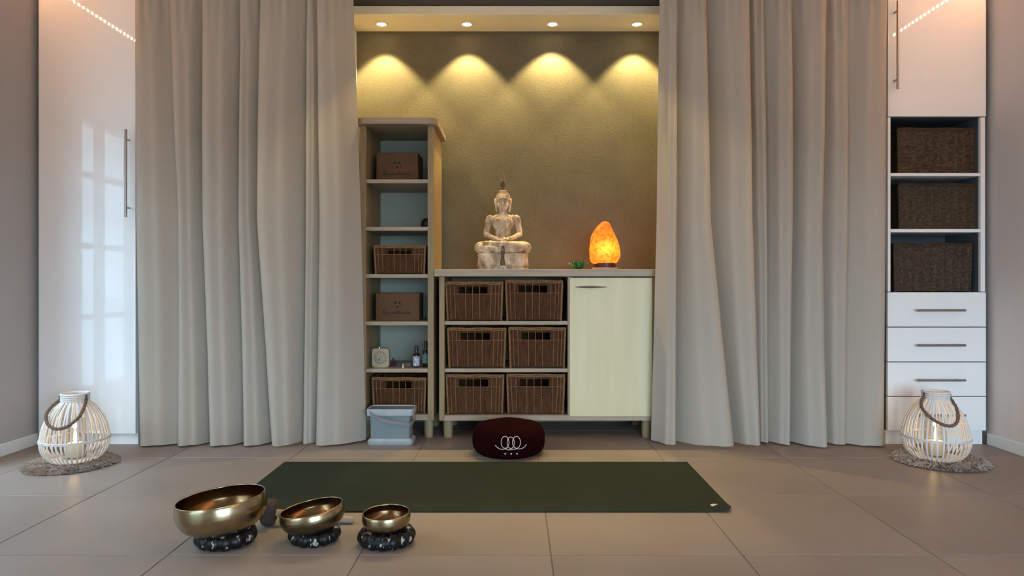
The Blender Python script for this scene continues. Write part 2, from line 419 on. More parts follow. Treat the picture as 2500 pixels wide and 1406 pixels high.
def wall_with(name, holes, lo, hi, maker, label):
    b = B(); a = lo
    for (h0, h1, z0, z1) in sorted(holes):
        maker(b, a, h0, 0, ZC); maker(b, h0, h1, 0, z0); maker(b, h0, h1, z1, ZC); a = h1
    maker(b, a, hi, 0, ZC)
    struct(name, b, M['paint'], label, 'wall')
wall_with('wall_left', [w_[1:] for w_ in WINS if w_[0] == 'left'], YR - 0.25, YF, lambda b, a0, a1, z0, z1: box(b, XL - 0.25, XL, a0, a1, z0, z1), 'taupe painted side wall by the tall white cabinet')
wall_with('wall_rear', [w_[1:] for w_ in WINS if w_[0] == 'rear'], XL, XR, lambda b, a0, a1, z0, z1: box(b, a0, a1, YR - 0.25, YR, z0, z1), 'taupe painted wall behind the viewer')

for s, x0, x1 in (('left', XL, XL + 0.014), ('right', XR - 0.014, XR)):
    b = B(); box(b, x0, x1, YR, 3.615, 0.0, 0.062, 0.003, 2)
    struct('baseboard_' + s, b, M['base'], 'white baseboard along the %s side wall' % s, 'baseboard')

# windows with glazing bars
for n, (wl, a0, a1, z0, z1) in enumerate(WINS):
    def wbox(b, p0, p1, q0, q1, t0, t1):
        if wl == 'left': box(b, XL - t1, XL - t0, p0, p1, q0, q1)
        else: box(b, p0, p1, YR - t1, YR - t0, q0, q1)
    b = B(); fw = 0.035
    wbox(b, a0, a0 + fw, z0, z1, 0.02, 0.08); wbox(b, a1 - fw, a1, z0, z1, 0.02, 0.08)
    wbox(b, a0 + fw, a1 - fw, z0, z0 + fw, 0.02, 0.08); wbox(b, a0 + fw, a1 - fw, z1 - fw, z1, 0.02, 0.08)
    win = struct('window_%d' % (n + 1), b, M['winframe'], ['taupe French window beside the tall cabinet', 'unseen window added further along the left wall for daylight', 'unseen window placed in the rear wall for fill light'][n], 'window')
    bars = [2.955, 2.63] if n == 0 else [a0 + (a1 - a0) * q / 4 for q in (1, 2, 3)]
    for c in bars:
        b = B(); wbox(b, c - 0.022, c + 0.022, z0 + fw, z1 - fw, 0.025, 0.07); obj('glazing_bar', b, M['winframe'], win)
    for zz in [q for q in (0.645, 1.07, 1.495) if q < z1 - 0.2]:
        b = B(); wbox(b, a0 + fw, a1 - fw, zz - 0.017, zz + 0.017, 0.026, 0.069); obj('glazing_bar', b, M['winframe'], win)
    b = B(); wbox(b, a0 + fw, a1 - fw, z0 + fw, z1 - fw, 0.046, 0.05); obj('pane', b, M['pane'], win)

# unseen wall added across the yard to even out the side windows' daylight
b = B(); box(b, -7.2, -7.0, -10.0, 10.0, -2.6, 3.7); box(b, -7.25, -6.94, -10.0, 10.0, 3.7, 3.8)
struct('wall_yard_dimmer', b, M['render'], 'unseen rendered wall added across the yard to dim the side windows', 'wall')
# soffit over the niche, shaded gap above it painted as dark strip
b = B(); box(b, NL, NR, YF, YB, 2.382, 2.432, 0.003, 1)
soff = struct('ceiling_soffit', b, M['soffit'], 'cream soffit over the niche with recessed spotlights', 'soffit')
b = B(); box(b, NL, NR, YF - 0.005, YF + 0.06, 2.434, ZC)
struct('gap_shade_band', b, M['gap_shade'], 'dark band painted for the shaded gap above the niche soffit', 'trim')

# recessed downlights
for i, px in enumerate((932, 1140, 1349, 1555)):
    x = X(px, 4.08); y = 4.075
    t = thing('recessed_spotlight', ['lit recessed spotlight above the tall shelf, leftmost of the four', 'second lit recessed spotlight from the left curtain',
                                     'third lit recessed spotlight from the left curtain', 'lit recessed spotlight next to the right curtain'][i], 'spotlight', (x, y, 2.382), (0, 0, 0), 'spotlights in the niche soffit')
    b = B(); lathe(b, [(0.022, 0.001), (0.040, 0.0), (0.041, -0.003), (0.038, -0.005), (0.030, -0.005), (0.024, -0.001), (0.022, 0.001)], 32)
    obj('trim_ring', b, M['soffit'], t, True)
    b = B(); lathe(b, [(0, -0.0035), (0.023, -0.0035), (0.023, -0.001), (0, -0.001)], 24); obj('lens', b, M['lens'], t)
    L = bpy.data.lights.new('spot', 'SPOT'); L.energy = SPOT_W * (1.0, 0.95, 1.05, 1.0)[i]; L.color = (1.0, 0.81, 0.36)
    L.spot_size = math.radians((90, 90, 95, 90)[i]); L.spot_blend = 0.38; L.shadow_soft_size = 0.012
    lo = bpy.data.objects.new('spot_light', L); COL.objects.link(lo); lo.parent = t; lo.location = (0, 0, -0.012)
    lo.rotation_euler = (0, 0, 0)

# LED tape along both side walls under the ceiling (seen mirrored in the cabinet doors)
for s, xw, zz, sg in (('left', XL, 2.45, 1), ('right', XR, 2.475, -1)):
    t = thing('led_strip', 'warm LED tape under the ceiling along the %s side wall' % s, 'led strip', (xw, 0, zz), (0, 0, 0), 'LED tapes under the ceiling')
    b = B(); box(b, min(0, sg * 0.004), max(0, sg * 0.004), YR + 0.1, 3.58, -0.008, 0.008); obj('tape', b, M['base'], t)
    b = B(); y = YR + 0.15
    while y < 3.56:
        box(b, min(sg * 0.004, sg * 0.010), max(sg * 0.004, sg * 0.010), y - 0.0065, y + 0.0065, -0.007, 0.007); y += 0.042
    d_ = obj('diodes', b, M['led'] if sg > 0 else M['led_right'], t); d_['kind'] = 'stuff'

# ------------------------------------------------------------------ curtains
def curtain(name, edges, sgn, label, y0, seed):
    rnd = random.Random(seed)
    nz_ = 44; ztop, zbot = 2.50, 0.006
    rows = []
    amps = [rnd.uniform(0.85, 1.15) for _ in edges]
    for k in range(nz_ + 1):
        tt = k / nz_
        z = ztop + (zbot - ztop) * tt
        py = CY + (H - z) / y0 * F          # where this height falls, to read the fold positions
        def ex(e):
            a, m, c = e[:3]
            pts = ((-60, a + (a - m) * 0.05), (0, a), (540, m), (1085, c))
            for (p0, v0), (p1, v1) in zip(pts, pts[1:]):
                if py <= p1: return v0 + (v1 - v0) * max(0, (py - p0)) / (p1 - p0)
            return c
        xx = [X(ex(e), y0) for e in edges]
        pts = []
        gather = 0.55 + 0.45 * min(1, tt * 3.0)
        flare = 1.0 + 0.25 * max(0, tt - 0.8) / 0.2
        for i in range(len(xx) - 1):
            a, c = xx[i], xx[i + 1]; wd = c - a
            A = min(0.085, 0.40 * wd + 0.014) * amps[i] * gather * flare
            back = edges[i][3] if len(edges[i]) > 3 else 0.0
            if len(edges[i]) > 4: A = min(A, edges[i][4])
            ov = min(0.018, wd * 0.2)
            wob = 0.004 * math.sin(3.1 * z + i * 1.7)
            prof_ = [(0.0, 0.05), (0.05, -0.70), (0.22, -1.0), (0.45, -0.78), (0.62, -0.66), (0.86, -0.05)]
            if sgn > 0:
                pts += [(a + f * wd + (wob if 0.1 < f < 0.8 else 0), y0 + q * A + back) for f, q in prof_] + [(c + ov, y0 + 0.55 * A + back)]
            else:
                pts += [(a - ov, y0 + 0.55 * A + back)] + [(c - f * wd + (wob if 0.1 < f < 0.8 else 0), y0 + q * A + back) for f, q in reversed(prof_)]
        cr = catmull(pts, 4)
        pin = max(0.0, 1 - tt / 0.16)          # narrow pleats gathered by the heading tape
        cr = [(p[0], p[1] + 0.009 * pin * math.sin(p[0] * 2 * PI / 0.041)) for p in cr]
        hem = [0.004 * math.sin(q * 0.13 + seed) if k == nz_ else 0 for q in range(len(cr))]
        rows.append([(p[0], p[1], z + abs(h)) for p, h in zip(cr, hem)])
    b = B()
    vr = [[b.verts.new(p) for p in r] for r in rows]
    for r0, r1 in zip(vr, vr[1:]):
        for j in range(len(r0) - 1): b.faces.new((r0[j], r0[j + 1], r1[j + 1], r1[j]))
    xm = sum(p[0] for p in rows[-1]) / len(rows[-1])
    t = thing(name, label, 'curtain', (xm, y0, 0))
    wobj('panel', b, M['curtain'], t, None, True, 3.0)
    xa, xb = rows[0][0][0], rows[0][-1][0]
    b = B(); box(b, xa, xb, y0 - 0.012, y0 + 0.012, 2.505, 2.53, 0.003, 1); wobj('rail', b, M['steel'], t)
    return t

LE = [(347, 349, 359, -0.048, 0.05), (419, 443, 446), (498, 502, 523), (590, 587, 604), (637, 632, 672), (750, 749, 743), (775, 783, 775), (852, 869, 881)]
RE = [(1618, 1613, 1601), (1652, 1650, 1647), (1722, 1731, 1787), (1826, 1832, 1849, 0.03), (1868, 1873, 1876), (1930, 1930, 1921), (2012, 2000, 2006), (2068, 2064, 2058, -0.048, 0.05), (2148, 2146, 2141)]
curtain('curtain', LE, 1, 'grey-beige linen curtain hanging between tall white cabinet and open shelf', 3.64, 3)
curtain('curtain', RE, -1, 'grey-beige linen curtain hanging between sideboard and drawer cabinet', 3.64, 5)

# ------------------------------------------------------------------ bar handle helper (local y towards the viewer is negative)
def vbar(b, x, y, z0, z1, r=0.0062, off=0.034, ins=0.05):
    tube(b, [(x, y - off, z0), (x, y - off, z1)], r, 12)
    for z in (z0 + ins, z1 - ins): tube(b, [(x, y - off, z), (x, y, z)], r * 0.8, 8)
def hbar(b, x0, x1, y, z, r=0.0062, off=0.032, ins=0.03):
    tube(b, [(x0, y - off, z), (x1, y - off, z)], r, 12)
    for x in (x0 + ins, x1 - ins): tube(b, [(x, y - off, z), (x, y, z)], r * 0.8, 8)

DF = 3.60
# tall white cabinet on the left
x0, x1 = -2.494, X(331, DF)
t = thing('tall_cabinet', 'tall white gloss cabinet with one long door and steel bar handle', 'cabinet', ((x0 + x1) / 2, DF, 0))
b = B()
box(b, x0, x0 + 0.018, DF + 0.02, 3.925, 0.058, 2.5); box(b, x1 - 0.018, x1, DF + 0.02, 3.925, 0.058, 2.5)
box(b, x0 + 0.018, x1 - 0.018, DF + 0.02, 3.925, 0.058, 0.076); box(b, x0 + 0.018, x1 - 0.018, DF + 0.02, 3.925, 2.482, 2.5); box(b, x0 + 0.018, x1 - 0.018, 3.915, 3.925, 0.076, 2.482)
wobj('body', b, M['white_satin'], t)
b = B(); box(b, x0, x1, DF, DF + 0.019, 0.060, 2.5, 0.0015, 2); dr = wobj('door', b, M['white'], t)
b = B(); vbar(b, X(316, DF), DF, Z(530, 3.566), Z(316, 3.566)); wobj('handle', b, M['steel'], t, dr, True); dr.children[0]['label'] = 'brushed steel bar handle'
b = B(); box(b, x0, x1, DF + 0.024, DF + 0.04, 0.0, 0.058); wobj('plinth', b, M['white_satin'], t)

# white cabinet on the right: door, open shelves, drawers
x0, x1 = X(2168, DF), X(2407, DF)
t = thing('drawer_cabinet', 'tall white cabinet with open basket shelves above four drawers', 'cabinet', ((x0 + x1) / 2, DF, 0))
b = B(); th = 0.020
box(b, x0, x0 + 0.016, DF + 0.02, 3.925, 0.074, 2.5); box(b, x1 - th - .004, x1 - .004, DF + 0.02, 3.925, 0.074, 2.5)
box(b, x0 + 0.016, x1 - th - .004, 3.905, 3.925, 0.074, 2.5)
for zz in (0.074, 1.7195, 2.482): box(b, x0 + 0.016, x1 - th - .004, DF + 0.022, 3.905, zz, zz + 0.018)
wobj('body', b, M['cab_in'], t)
# edge strips of the open part run flush with the fronts
b = B(); box(b, x0, x0 + 0.014, DF + 0.002, DF + 0.02, 0.803, 1.716); wobj('edge_strip', b, M['white_satin'], t)
b = B(); box(b, x1 - 0.026, x1 - 0.003, DF + 0.002, DF + 0.02, 0.803, 1.716); wobj('edge_strip', b, M['white_satin'], t)
for za, zb in ((1.4085, 1.4240), (1.1140, 1.1310), (0.7830, 0.8000)):
    b = B(); box(b, x0 + 0.016, x1 - 0.026, DF + 0.004, 3.90, za, zb, 0.001, 1); wobj('shelf', b, M['white_satin'], t)
b = B(); box(b, x0, x1 + 0.001, DF, DF + 0.019, 1.7195, 2.5, 0.0015, 2); dr = wobj('door', b, M['white'], t)
b = B(); vbar(b, X(2183, DF), DF, Z(217, 3.566), Z(2, 3.566)); wobj('handle', b, M['steel'], t, dr, True)
for k, (ya, yb, hy) in enumerate(((713.5, 797.5, 757.5), (799.5, 882.5, 843), (884.5, 966.5, 928.5), (968.5, 1051, 1014))):
    b = B(); box(b, x0 - 0.002, x1, DF - 0.001, DF + 0.018, Z(yb, DF), Z(ya, DF), 0.0015, 2); dr = wobj('drawer', b, M['white'], t)
    b = B(); hbar(b, X(2238, 3.568), X(2357, 3.568), DF - 0.001, Z(hy, 3.568)); wobj('handle', b, M['steel'], t, dr, True)
b = B(); box(b, x0, x1 - 0.003, DF + 0.024, DF + 0.04, 0.0, 0.074); wobj('plinth', b, M['white_satin'], t)
CABX0, CABX1 = x0 + 0.016, x1 - 0.026

# ------------------------------------------------------------------ baskets
def weave_panel(b, o, ux, uy, n, w0, w1, h, hole=None, du=0.0075, dv=0.0036, amp=0.0016, stk=4):
    """woven wall: origin o bottom centre, ux along the width, uy up, n outward; w0 bottom width, w1 top width; hole in fractions"""
    nu = max(8, int(w1 / du)); nv = max(8, int(h / dv))
    V = []
    for j in range(nv + 1):
        row = []
        fv = j / nv; wd = w0 + (w1 - w0) * fv
        for i in range(nu + 1):
            fu = i / nu
            ph = (i // stk + (j // 2)) % 2
            c = i % stk
            d = amp * (1.0 if ph else -0.5) * (1.0 if c in (1, 2) else 0.2) * (1.0 if j % 2 else 0.35)
            if c == 0: d += amp * 1.15
            d += 0.0012 * noise.noise((fu * 9 + o.x * 7, fv * 7, o.z * 5))
            row.append(b.verts.new(o + ux * ((fu - 0.5) * wd) + uy * (fv * h) + n * d))
        V.append(row)
    for j in range(nv):
        for i in range(nu):
            if hole and hole[0] <= (i + .5) / nu <= hole[1] and hole[2] <= (j + .5) / nv <= hole[3]: continue
            b.faces.new((V[j][i], V[j][i + 1], V[j + 1][i + 1], V[j + 1][i]))

def make_basket(w, h, d, m, mr, hole, bars, du=0.0075, dv=0.0036, amp=0.0016, taper=0.95):
    """returns parts list [(name, mesh)] in local coords, origin at bottom centre of the front"""
    parts = []
    wb, db = w * taper, d * taper
    X_, Y_, Z_ = Vector((1, 0, 0)), Vector((0, 1, 0)), Vector((0, 0, 1))
    lean = (d - db) / 2
    b = B()
    hv = h - 0.008
    up_f = Vector((0, -lean, hv)).normalized(); up_b = Vector((0, lean, hv)).normalized()
    weave_panel(b, Vector((0, lean, 0.004)), X_, up_f, -Y_, wb, w, hv, hole, du, dv, amp)
    weave_panel(b, Vector((0, d - lean, 0.004)), X_, up_b, Y_, wb, w, hv, None, du * 2, dv * 2, amp)
    for s in (-1, 1):
        lx = (w - wb) / 2
        weave_panel(b, Vector((s * wb / 2, d / 2, 0.004)), Y_, Vector((s * lx, 0, hv)).normalized(), X_ * s, db, d, hv, None, du * 1.5, dv * 1.5, amp)
    v = [b.verts.new(c) for c in ((-wb / 2, lean, 0.006), (wb / 2, lean, 0.006), (wb / 2, d - lean, 0.006), (-wb / 2, d - lean, 0.006))]
    b.faces.new(v)
    parts.append(('woven_body', b, m))
    # twisted rim
    b = B(); loop = []
    cs = [(-w / 2, 0), (w / 2, 0), (w / 2, d), (-w / 2, d)]
    for k in range(4):
        (xa, ya), (xb, yb) = cs[k], cs[(k + 1) % 4]
        for s in range(10): loop.append((xa + (xb - xa) * s / 10, ya + (yb - ya) * s / 10, h - 0.003 + 0.0015 * math.sin(k * 10 + s * 1.3)))
    tube(b, loop, 0.0052, 6, True)
    loop2 = [(x * 1.004, y - 0.002, z - 0.009 + 0.002 * math.sin(i * 2.1)) for i, (x, y, z) in enumerate(loop)]
    tube(b, loop2, 0.0038, 6, True)
    parts.append(('rim', b, mr))
    for sx in (-1, 1):
        for (ya, yb) in ((lean, 0), (d - lean, d)):
            b = B(); tube(b, [(sx * wb / 2, ya, 0.0), (sx * w / 2, yb, h - 0.004)], 0.0058, 8); parts.append(('corner_post', b, mr))
    if hole:
        hz0, hz1 = 0.004 + hv * hole[2], 0.004 + hv * hole[3]
        hx0, hx1 = (hole[0] - .5) * w, (hole[1] - .5) * w
        for k in range(1, bars + 1):
            xx = hx0 + (hx1 - hx0) * k / (bars + 1)
            yy = lean * (1 - hz0 / h)
            b = B(); tube(b, [(xx, yy, 0.01), (xx, yy - 0.0005, hz0 - 0.01), (xx, lean * (1 - hz1 / h), hz1 + 0.006)], 0.0019, 6); parts.append(('upright', b, mr))
        for fx in (0.07, 0.15, 0.80, 0.88, 0.94):
            xx = (fx - 0.5) * w; b = B(); tube(b, [(xx * taper, lean - 0.001, 0.01), (xx, -0.001, h - 0.012)], 0.0019, 6); parts.append(('upright', b, mr))
        b = B(); tube(b, [(-w * 0.47, lean * (1 - hz0 / h) - 0.001, hz0 - 0.001), (w * 0.47, lean * (1 - hz0 / h) - 0.001, hz0 - 0.001)], 0.0016, 6); parts.append(('cross_cane', b, mr))
    return parts

def basket_thing(name, label, parts, loc, rz, group):
    t = thing(name, label, 'basket', loc, (0, 0, rz), group)
    for nme, b, m in parts: obj(nme, b, m, t, nme != 'woven_body')
    return t
def basket_copy(src, label, loc, rz, group, sc=(1, 1, 1)):
    c = copy_tree(src); c.location = loc; c.rotation_euler = (0, 0, rz); c.scale = sc
    c['label'] = label; c['group'] = group
    return c

# ------------------------------------------------------------------ sideboard
SF = 3.74; SB = 4.185; k_ = SF / F
TOPZ = 0.923
t = thing('sideboard', 'greige oak sideboard with six basket bays and one cream door', 'sideboard', (0.16, SF, 0))
b = B(); box(b, X(1060, 3.72), X(1602, 3.72), 3.72, 4.19, 0.883, TOPZ, 0.0025, 2); wobj('top', b, M['oak_h'], t)
xl0, xl1 = X(1072, SF), X(1085, SF); xd0, xd1 = X(1386, SF), X(1391, SF); xr0, xr1 = X(1594, SF), X(1601, SF)
b = B(); box(b, xl0, xl1, SF, SB, 0.100, 0.8825, 0.001, 1); wobj('side_panel', b, M['oak'], t)
b = B(); box(b, xr0, xr1, SF, SB, 0.100, 0.8825, 0.001, 1); wobj('side_panel', b, M['oak'], t)
b = B(); box(b, xd0, xd0 + 0.018, SF + 0.001, SB - 0.012, 0.129, 0.8825, 0.0008, 1); wobj('divider', b, M['oak'], t)
b = B(); box(b, xl1, xr0, SF, SB, 0.100, 0.129, 0.001, 1); wobj('bottom_board', b, M['oak_h'], t)
for ya, yb in ((784, 793), (900, 909)):
    b = B(); box(b, xl1, xd0, SF + 0.004, SB - 0.012, Z(yb, SF), Z(ya, SF), 0.001, 1); wobj('shelf', b, M['oak_h'], t)
b = B(); box(b, xl1, xr0, SB - 0.01, SB - 0.002, 0.129, 0.8825); wobj('back_panel', b, M['oak'], t)
b = B(); box(b, X(1391, SF), X(1593, SF), SF - 0.002, SF + 0.016, Z(1016, SF), Z(677.5, SF), 0.0012, 2); dr = wobj('door', b, M['cream_door'], t)
b = B()
pts = []
for s in range(13):
    f = s / 12; pts.append((X(1405 + 78 * f, 3.72), SF - 0.002 - 0.022 * math.sin(PI * f), Z(700.5, 3.72)))
rings = tube(b, pts, [0.002 + 0.0042 * math.sin(PI * s / 12) for s in range(13)], 8)
wobj('handle', b, M['steel'], t, dr, True)
for lx in (X(1094, 3.79), X(1578, 3.79)):
    for ly in (3.795, 4.13):
        b = B(); lathe(b, [(0, 0), (0.022, 0), (0.024, 0.004), (0.027, 0.0995), (0, 0.0995)], 20, (lx, ly, 0)); wobj('leg', b, M['oak_leg'], t, None, True)

# the six wicker baskets
HOLE = (0.22, 0.72, 0.70, 0.89)
hb = 0.213
shz = (Z(784, SF), Z(900, SF), 0.129)
rects = [('brown wicker basket in the top row of the sideboard, beside the tall shelf', 1089, 1227, 0, 0.012),
         ('brown wicker basket in the top row of the sideboard, beside the cream door', 1235, 1373, 0, -0.02),
         ('brown wicker basket in the middle row of the sideboard, beside the tall shelf', 1093.5, 1234, 1, 0.02),
         ('brown wicker basket in the middle row of the sideboard, beside the cream door', 1243, 1380, 1, -0.012),
         ('brown wicker basket in the bottom row of the sideboard, beside the tall shelf', 1090, 1229, 2, 0.0),
         ('brown wicker basket in the bottom row of the sideboard, beside the cream door', 1238, 1378, 2, -0.01)]
GB = 'wicker baskets in the sideboard'
src = None
for i, (lb, pa, pb, rw, rz) in enumerate(rects):
    d_ = 3.765; loc = (X((pa + pb) / 2, d_), d_, shz[rw] + 0.001)
    sx = (X(pb, d_) - X(pa, d_)) / 0.312
    if src is None:
        src = basket_thing('wicker_basket', lb, make_basket(0.312, hb, 0.37, M['wicker'], M['wicker_rim'], HOLE, 3), loc, rz, GB)
        bk = src
    else: bk = basket_copy(src, lb, loc, rz, GB)
    bk.scale = (sx, 1, (1.0, 1.035, 1.03, 1.04, 1.02, 1.03)[i])

# ------------------------------------------------------------------ tall open shelf
t = thing('tall_shelf', 'tall narrow oak bookcase with five open shelves and overhanging rounded top', 'bookcase', (-0.64, SF, 0))
tx0, tx1 = X(879, SF), -0.4435; pt = 0.033; TB = 4.15
b = B()
# top with rounded front corners
zt0, zt1 = 1.703, 1.738
xa, xb, ya, yb, r_ = X(870, 3.70), X(1067, 3.70), 3.695, TB + 0.02, 0.05
outl = []
for (cx_, cy_, a0) in ((xa + r_, ya + r_, PI), (xb - r_, ya + r_, 1.5 * PI)):
    for s in range(8): a = a0 + s / 7 * PI / 2; outl.append((cx_ + r_ * math.cos(a), cy_ + r_ * math.sin(a)))
outl += [(xb, yb), (xa, yb)]
lo_ = [b.verts.new((x, y, zt0)) for x, y in outl]; hi_ = [b.verts.new((x, y, zt1)) for x, y in outl]
b.faces.new(lo_); b.faces.new(hi_)
for i in range(len(outl)): j = (i + 1) % len(outl); b.faces.new((lo_[i], lo_[j], hi_[j], hi_[i]))
bmesh.ops.bevel(b, geom=[e for e in b.edges if abs(e.verts[0].co.z - e.verts[1].co.z) < 1e-5], offset=0.003, segments=2, affect='EDGES')
wobj('top', b, M['oak_h'], t)
for a, c in ((tx0, tx0 + pt), (tx1 - pt, tx1)):
    b = B(); box(b, a, c, SF, TB, 0.102, 1.7025, 0.0012, 1); wobj('side_panel', b, M['oak'], t)
SHELFZ = [Z(y, SF) for y in (437.5, 553.5, 669, 785, 900)]
ix0, ix1 = tx0 + pt, tx1 - pt
for zz in SHELFZ:
    b = B(); box(b, ix0, ix1, SF + 0.003, TB - 0.008, zz - 0.021, zz, 0.001, 1); wobj('shelf', b, M['oak_h'], t)
b = B(); box(b, ix0, ix1, SF, TB - 0.008, 0.102, 0.133, 0.001, 1); wobj('bottom_board', b, M['oak_h'], t)
b = B(); box(b, ix0, ix1, TB - 0.008, TB, 0.133, 1.7025); wobj('back_panel', b, M['backpanel'], t)
for lx in (tx0 + 0.035, X(1046.5, 3.79)):
    for ly in (3.795, 4.10):
        b = B(); lathe(b, [(0, 0), (0.022, 0), (0.0245, 0.004), (0.0265, 0.1015), (0, 0.1015)], 20, (lx, ly, 0)); wobj('leg', b, M['oak_leg'], t, None, True)

GS = 'wicker baskets in the tall shelf'
d_ = 3.775
basket_thing('wicker_basket', 'low reddish-brown wicker basket on the third shelf of the bookcase', make_basket(0.279, 0.157, 0.33, M['wicker'], M['wicker_rim'], (0.27, 0.74, 0.70, 0.90), 3),
             (X(976, d_), d_, SHELFZ[2] + 0.001), 0.015, GS)
basket_thing('wicker_basket', 'brown wicker basket at the bottom of the bookcase behind the tin', make_basket(0.292, 0.196, 0.34, M['wicker'], M['wicker_rim'], (0.27, 0.74, 0.70, 0.90), 3),
             (X(974, d_), d_, 0.134), -0.01, GS)

# ------------------------------------------------------------------ things in the tall shelf
def squiggle(b, pts, y, wdt=0.0016, thick=0.0006):
    """flat printed stroke on a face at depth y (towards the viewer = smaller y)"""
    pts = catmull([(p[0], p[1]) for p in pts], 5)
    vs = []
    for i, p in enumerate(pts):
        q = pts[min(i + 1, len(pts) - 1)]; o = pts[max(i - 1, 0)]
        tx, tz = q[0] - o[0], q[1] - o[1]; l = math.hypot(tx, tz) or 1
        nx, nz = -tz / l * wdt / 2, tx / l * wdt / 2
        vs.append((b.verts.new((p[0] + nx, y - thick, p[1] + nz)), b.verts.new((p[0] - nx, y - thick, p[1] - nz))))
    for a, c in zip(vs, vs[1:]): b.faces.new((a[0], a[1], c[1], c[0]))
def blob(b, pts, y, thick=0.0006):
    vs = [b.verts.new((p[0], y - thick, p[1])) for p in pts]; b.faces.new(vs)

def card_box(label, loc, w, h, d, rz, seed):
    t = thing('cardboard_box', label, 'box', loc, (0, 0, rz), 'cardboard boxes in the bookcase')
    b = B(); box(b, -w / 2, w / 2, 0, d, 0, h, 0.0025, 2); obj('carton', b, M['card'], t)
    b = B(); box(b, -w / 2 - 0.001, w / 2 + 0.001, -0.001, d + 0.001, h - 0.001, h + 0.002, 0.0008, 1)
    obj('lid_flap', b, M['card'], t)
    b = B(); s = w / 0.233
    # emblem: three dark leaves around a pale centre
    for a0, ln in ((2.45, 0.021), (0.70, 0.021), (-PI / 2, 0.016)):
        c, sn = math.cos(a0), math.sin(a0); pts = []
        for q in range(12):
            u = q / 12 * 2 * PI
            lx, ly = 0.016 + ln * 0.45 * math.cos(u), 0.0075 * math.sin(u) * (1 + 0.35 * math.cos(u))
            pts.append(((lx * c - ly * sn) * s * 0.85, h * 0.60 + (lx * sn + ly * c) * s * 0.85))
        blob(b, pts, 0)
    squiggle(b, [(0.018 * s, h * .62), (0.022 * s, h * .54), (0.019 * s, h * .47)], 0, 0.003 * s)
    obj('emblem', b, M['print'], t)
    rnd = random.Random(seed); b = B()
    x = -0.078 * s; z0 = h * 0.24
    squiggle(b, [(x, z0), (x + .006 * s, z0 + .024 * s), (x + .016 * s, z0 + .022 * s), (x + .014 * s, z0 + .009 * s), (x + .004 * s, z0 + .010 * s), (x + .020 * s, z0 - .004 * s)], 0, 0.0036 * s)
    x += 0.024 * s
    while x < 0.07 * s:
        hh = rnd.choice((0.010, 0.011, 0.012, 0.020)) * s; wd = rnd.uniform(0.009, 0.013) * s
        squiggle(b, [(x, z0), (x + wd * .35, z0 + hh), (x + wd * .6, z0 + hh * .55), (x + wd * .45, z0 + .001), (x + wd * .9, z0 + hh * .5), (x + wd * 1.1, z0)], 0, 0.0024 * s)
        x += wd * 1.05
    obj('lettering', b, M['print'], t)
    return t
card_box('brown cardboard box with dark emblem on the top shelf of the bookcase', (X(969.5, 3.85), 3.85, SHELFZ[0] + 0.0005), 0.233, 0.163, 0.2, 0.0, 2)
card_box('brown cardboard box with dark emblem on the fourth shelf, above the alarm clock', (X(970.5, 3.82), 3.82, SHELFZ[3] + 0.0005), 0.241, 0.151, 0.2, 0.02, 5)

# dark round pot peeking out behind the side panel
b = B(); lathe(b, [(0, 0), (0.020, 0), (0.031, 0.014), (0.035, 0.034), (0.031, 0.054), (0.019, 0.066), (0.012, 0.068), (0.011, 0.064), (0, 0.060)], 28)
o = obj('round_pot', b, M['darkbowl'], None, True); o.location = (-0.512, 3.985, SHELFZ[1])
tag(o, 'small black round pot on the empty second shelf of the bookcase', 'pot')

# alarm clock
z4 = SHELFZ[4]
t = thing('alarm_clock', 'square pale wooden alarm clock with rounded corners on the bookcase shelf', 'clock', (X(929, 3.80), 3.80, z4), (0, 0, 0.06))
cw, chh, cd, cr_ = 0.094, 0.104, 0.04, 0.017
b = B(); outl = []
for (cx_, cz_, a0) in ((cw / 2 - cr_, chh - cr_, 0), (-cw / 2 + cr_, chh - cr_, PI / 2), (-cw / 2 + cr_, cr_, PI), (cw / 2 - cr_, cr_, 1.5 * PI)):
    for s in range(6): a = a0 + s / 5 * PI / 2; outl.append((cx_ + cr_ * math.cos(a), cz_ + cr_ * math.sin(a)))
fr = [b.verts.new((x, 0, z)) for x, z in outl]; bk = [b.verts.new((x, cd, z)) for x, z in outl]
b.faces.new(fr); b.faces.new(bk)
for i in range(len(outl)): j = (i + 1) % len(outl); b.faces.new((fr[i], fr[j], bk[j], bk[i]))
bmesh.ops.bevel(b, geom=[e for e in b.edges if abs(e.verts[0].co.y - e.verts[1].co.y) < 1e-5], offset=0.002, segments=2, affect='EDGES')
obj('case', b, M['clockwood'], t)
def disc_y(b, cx_, cz_, r, y, n=32):
    b.faces.new([b.verts.new((cx_ + r * math.cos(2 * PI * i / n), y, cz_ + r * math.sin(2 * PI * i / n))) for i in range(n)])
zc = 0.053
b = B(); disc_y(b, 0, zc, 0.037, -0.0006); dial = obj('dial', b, M['clockface'], t)
b = B()
for k in range(12):
    a = k * PI / 6; c, s = math.cos(a), math.sin(a); q = 0.0016
    blob(b, [(c * .029 - s * q, zc + s * .029 + c * q), (c * .034 - s * q, zc + s * .034 + c * q), (c * .034 + s * q, zc + s * .034 - c * q), (c * .029 + s * q, zc + s * .029 - c * q)], -0.0006)
obj('hour_marks', b, M['print'], t)
def hand(a, ln, wd, m, y):
    b = B(); c, s = math.cos(a), math.sin(a)
    pts = [(-.006, -wd / 2), (ln, -wd / 4), (ln, wd / 4), (-.006, wd / 2)]
    blob(b, [(x * c - z * s, zc + x * s + z * c) for x, z in pts], y); obj('clock_hand', b, m, t)
hand(math.radians(232), 0.020, 0.005, M['black'], -0.0012)
hand(math.radians(-14), 0.030, 0.0035, M['silver'], -0.0018)
hand(math.radians(163), 0.026, 0.0035, M['silver'], -0.0024)
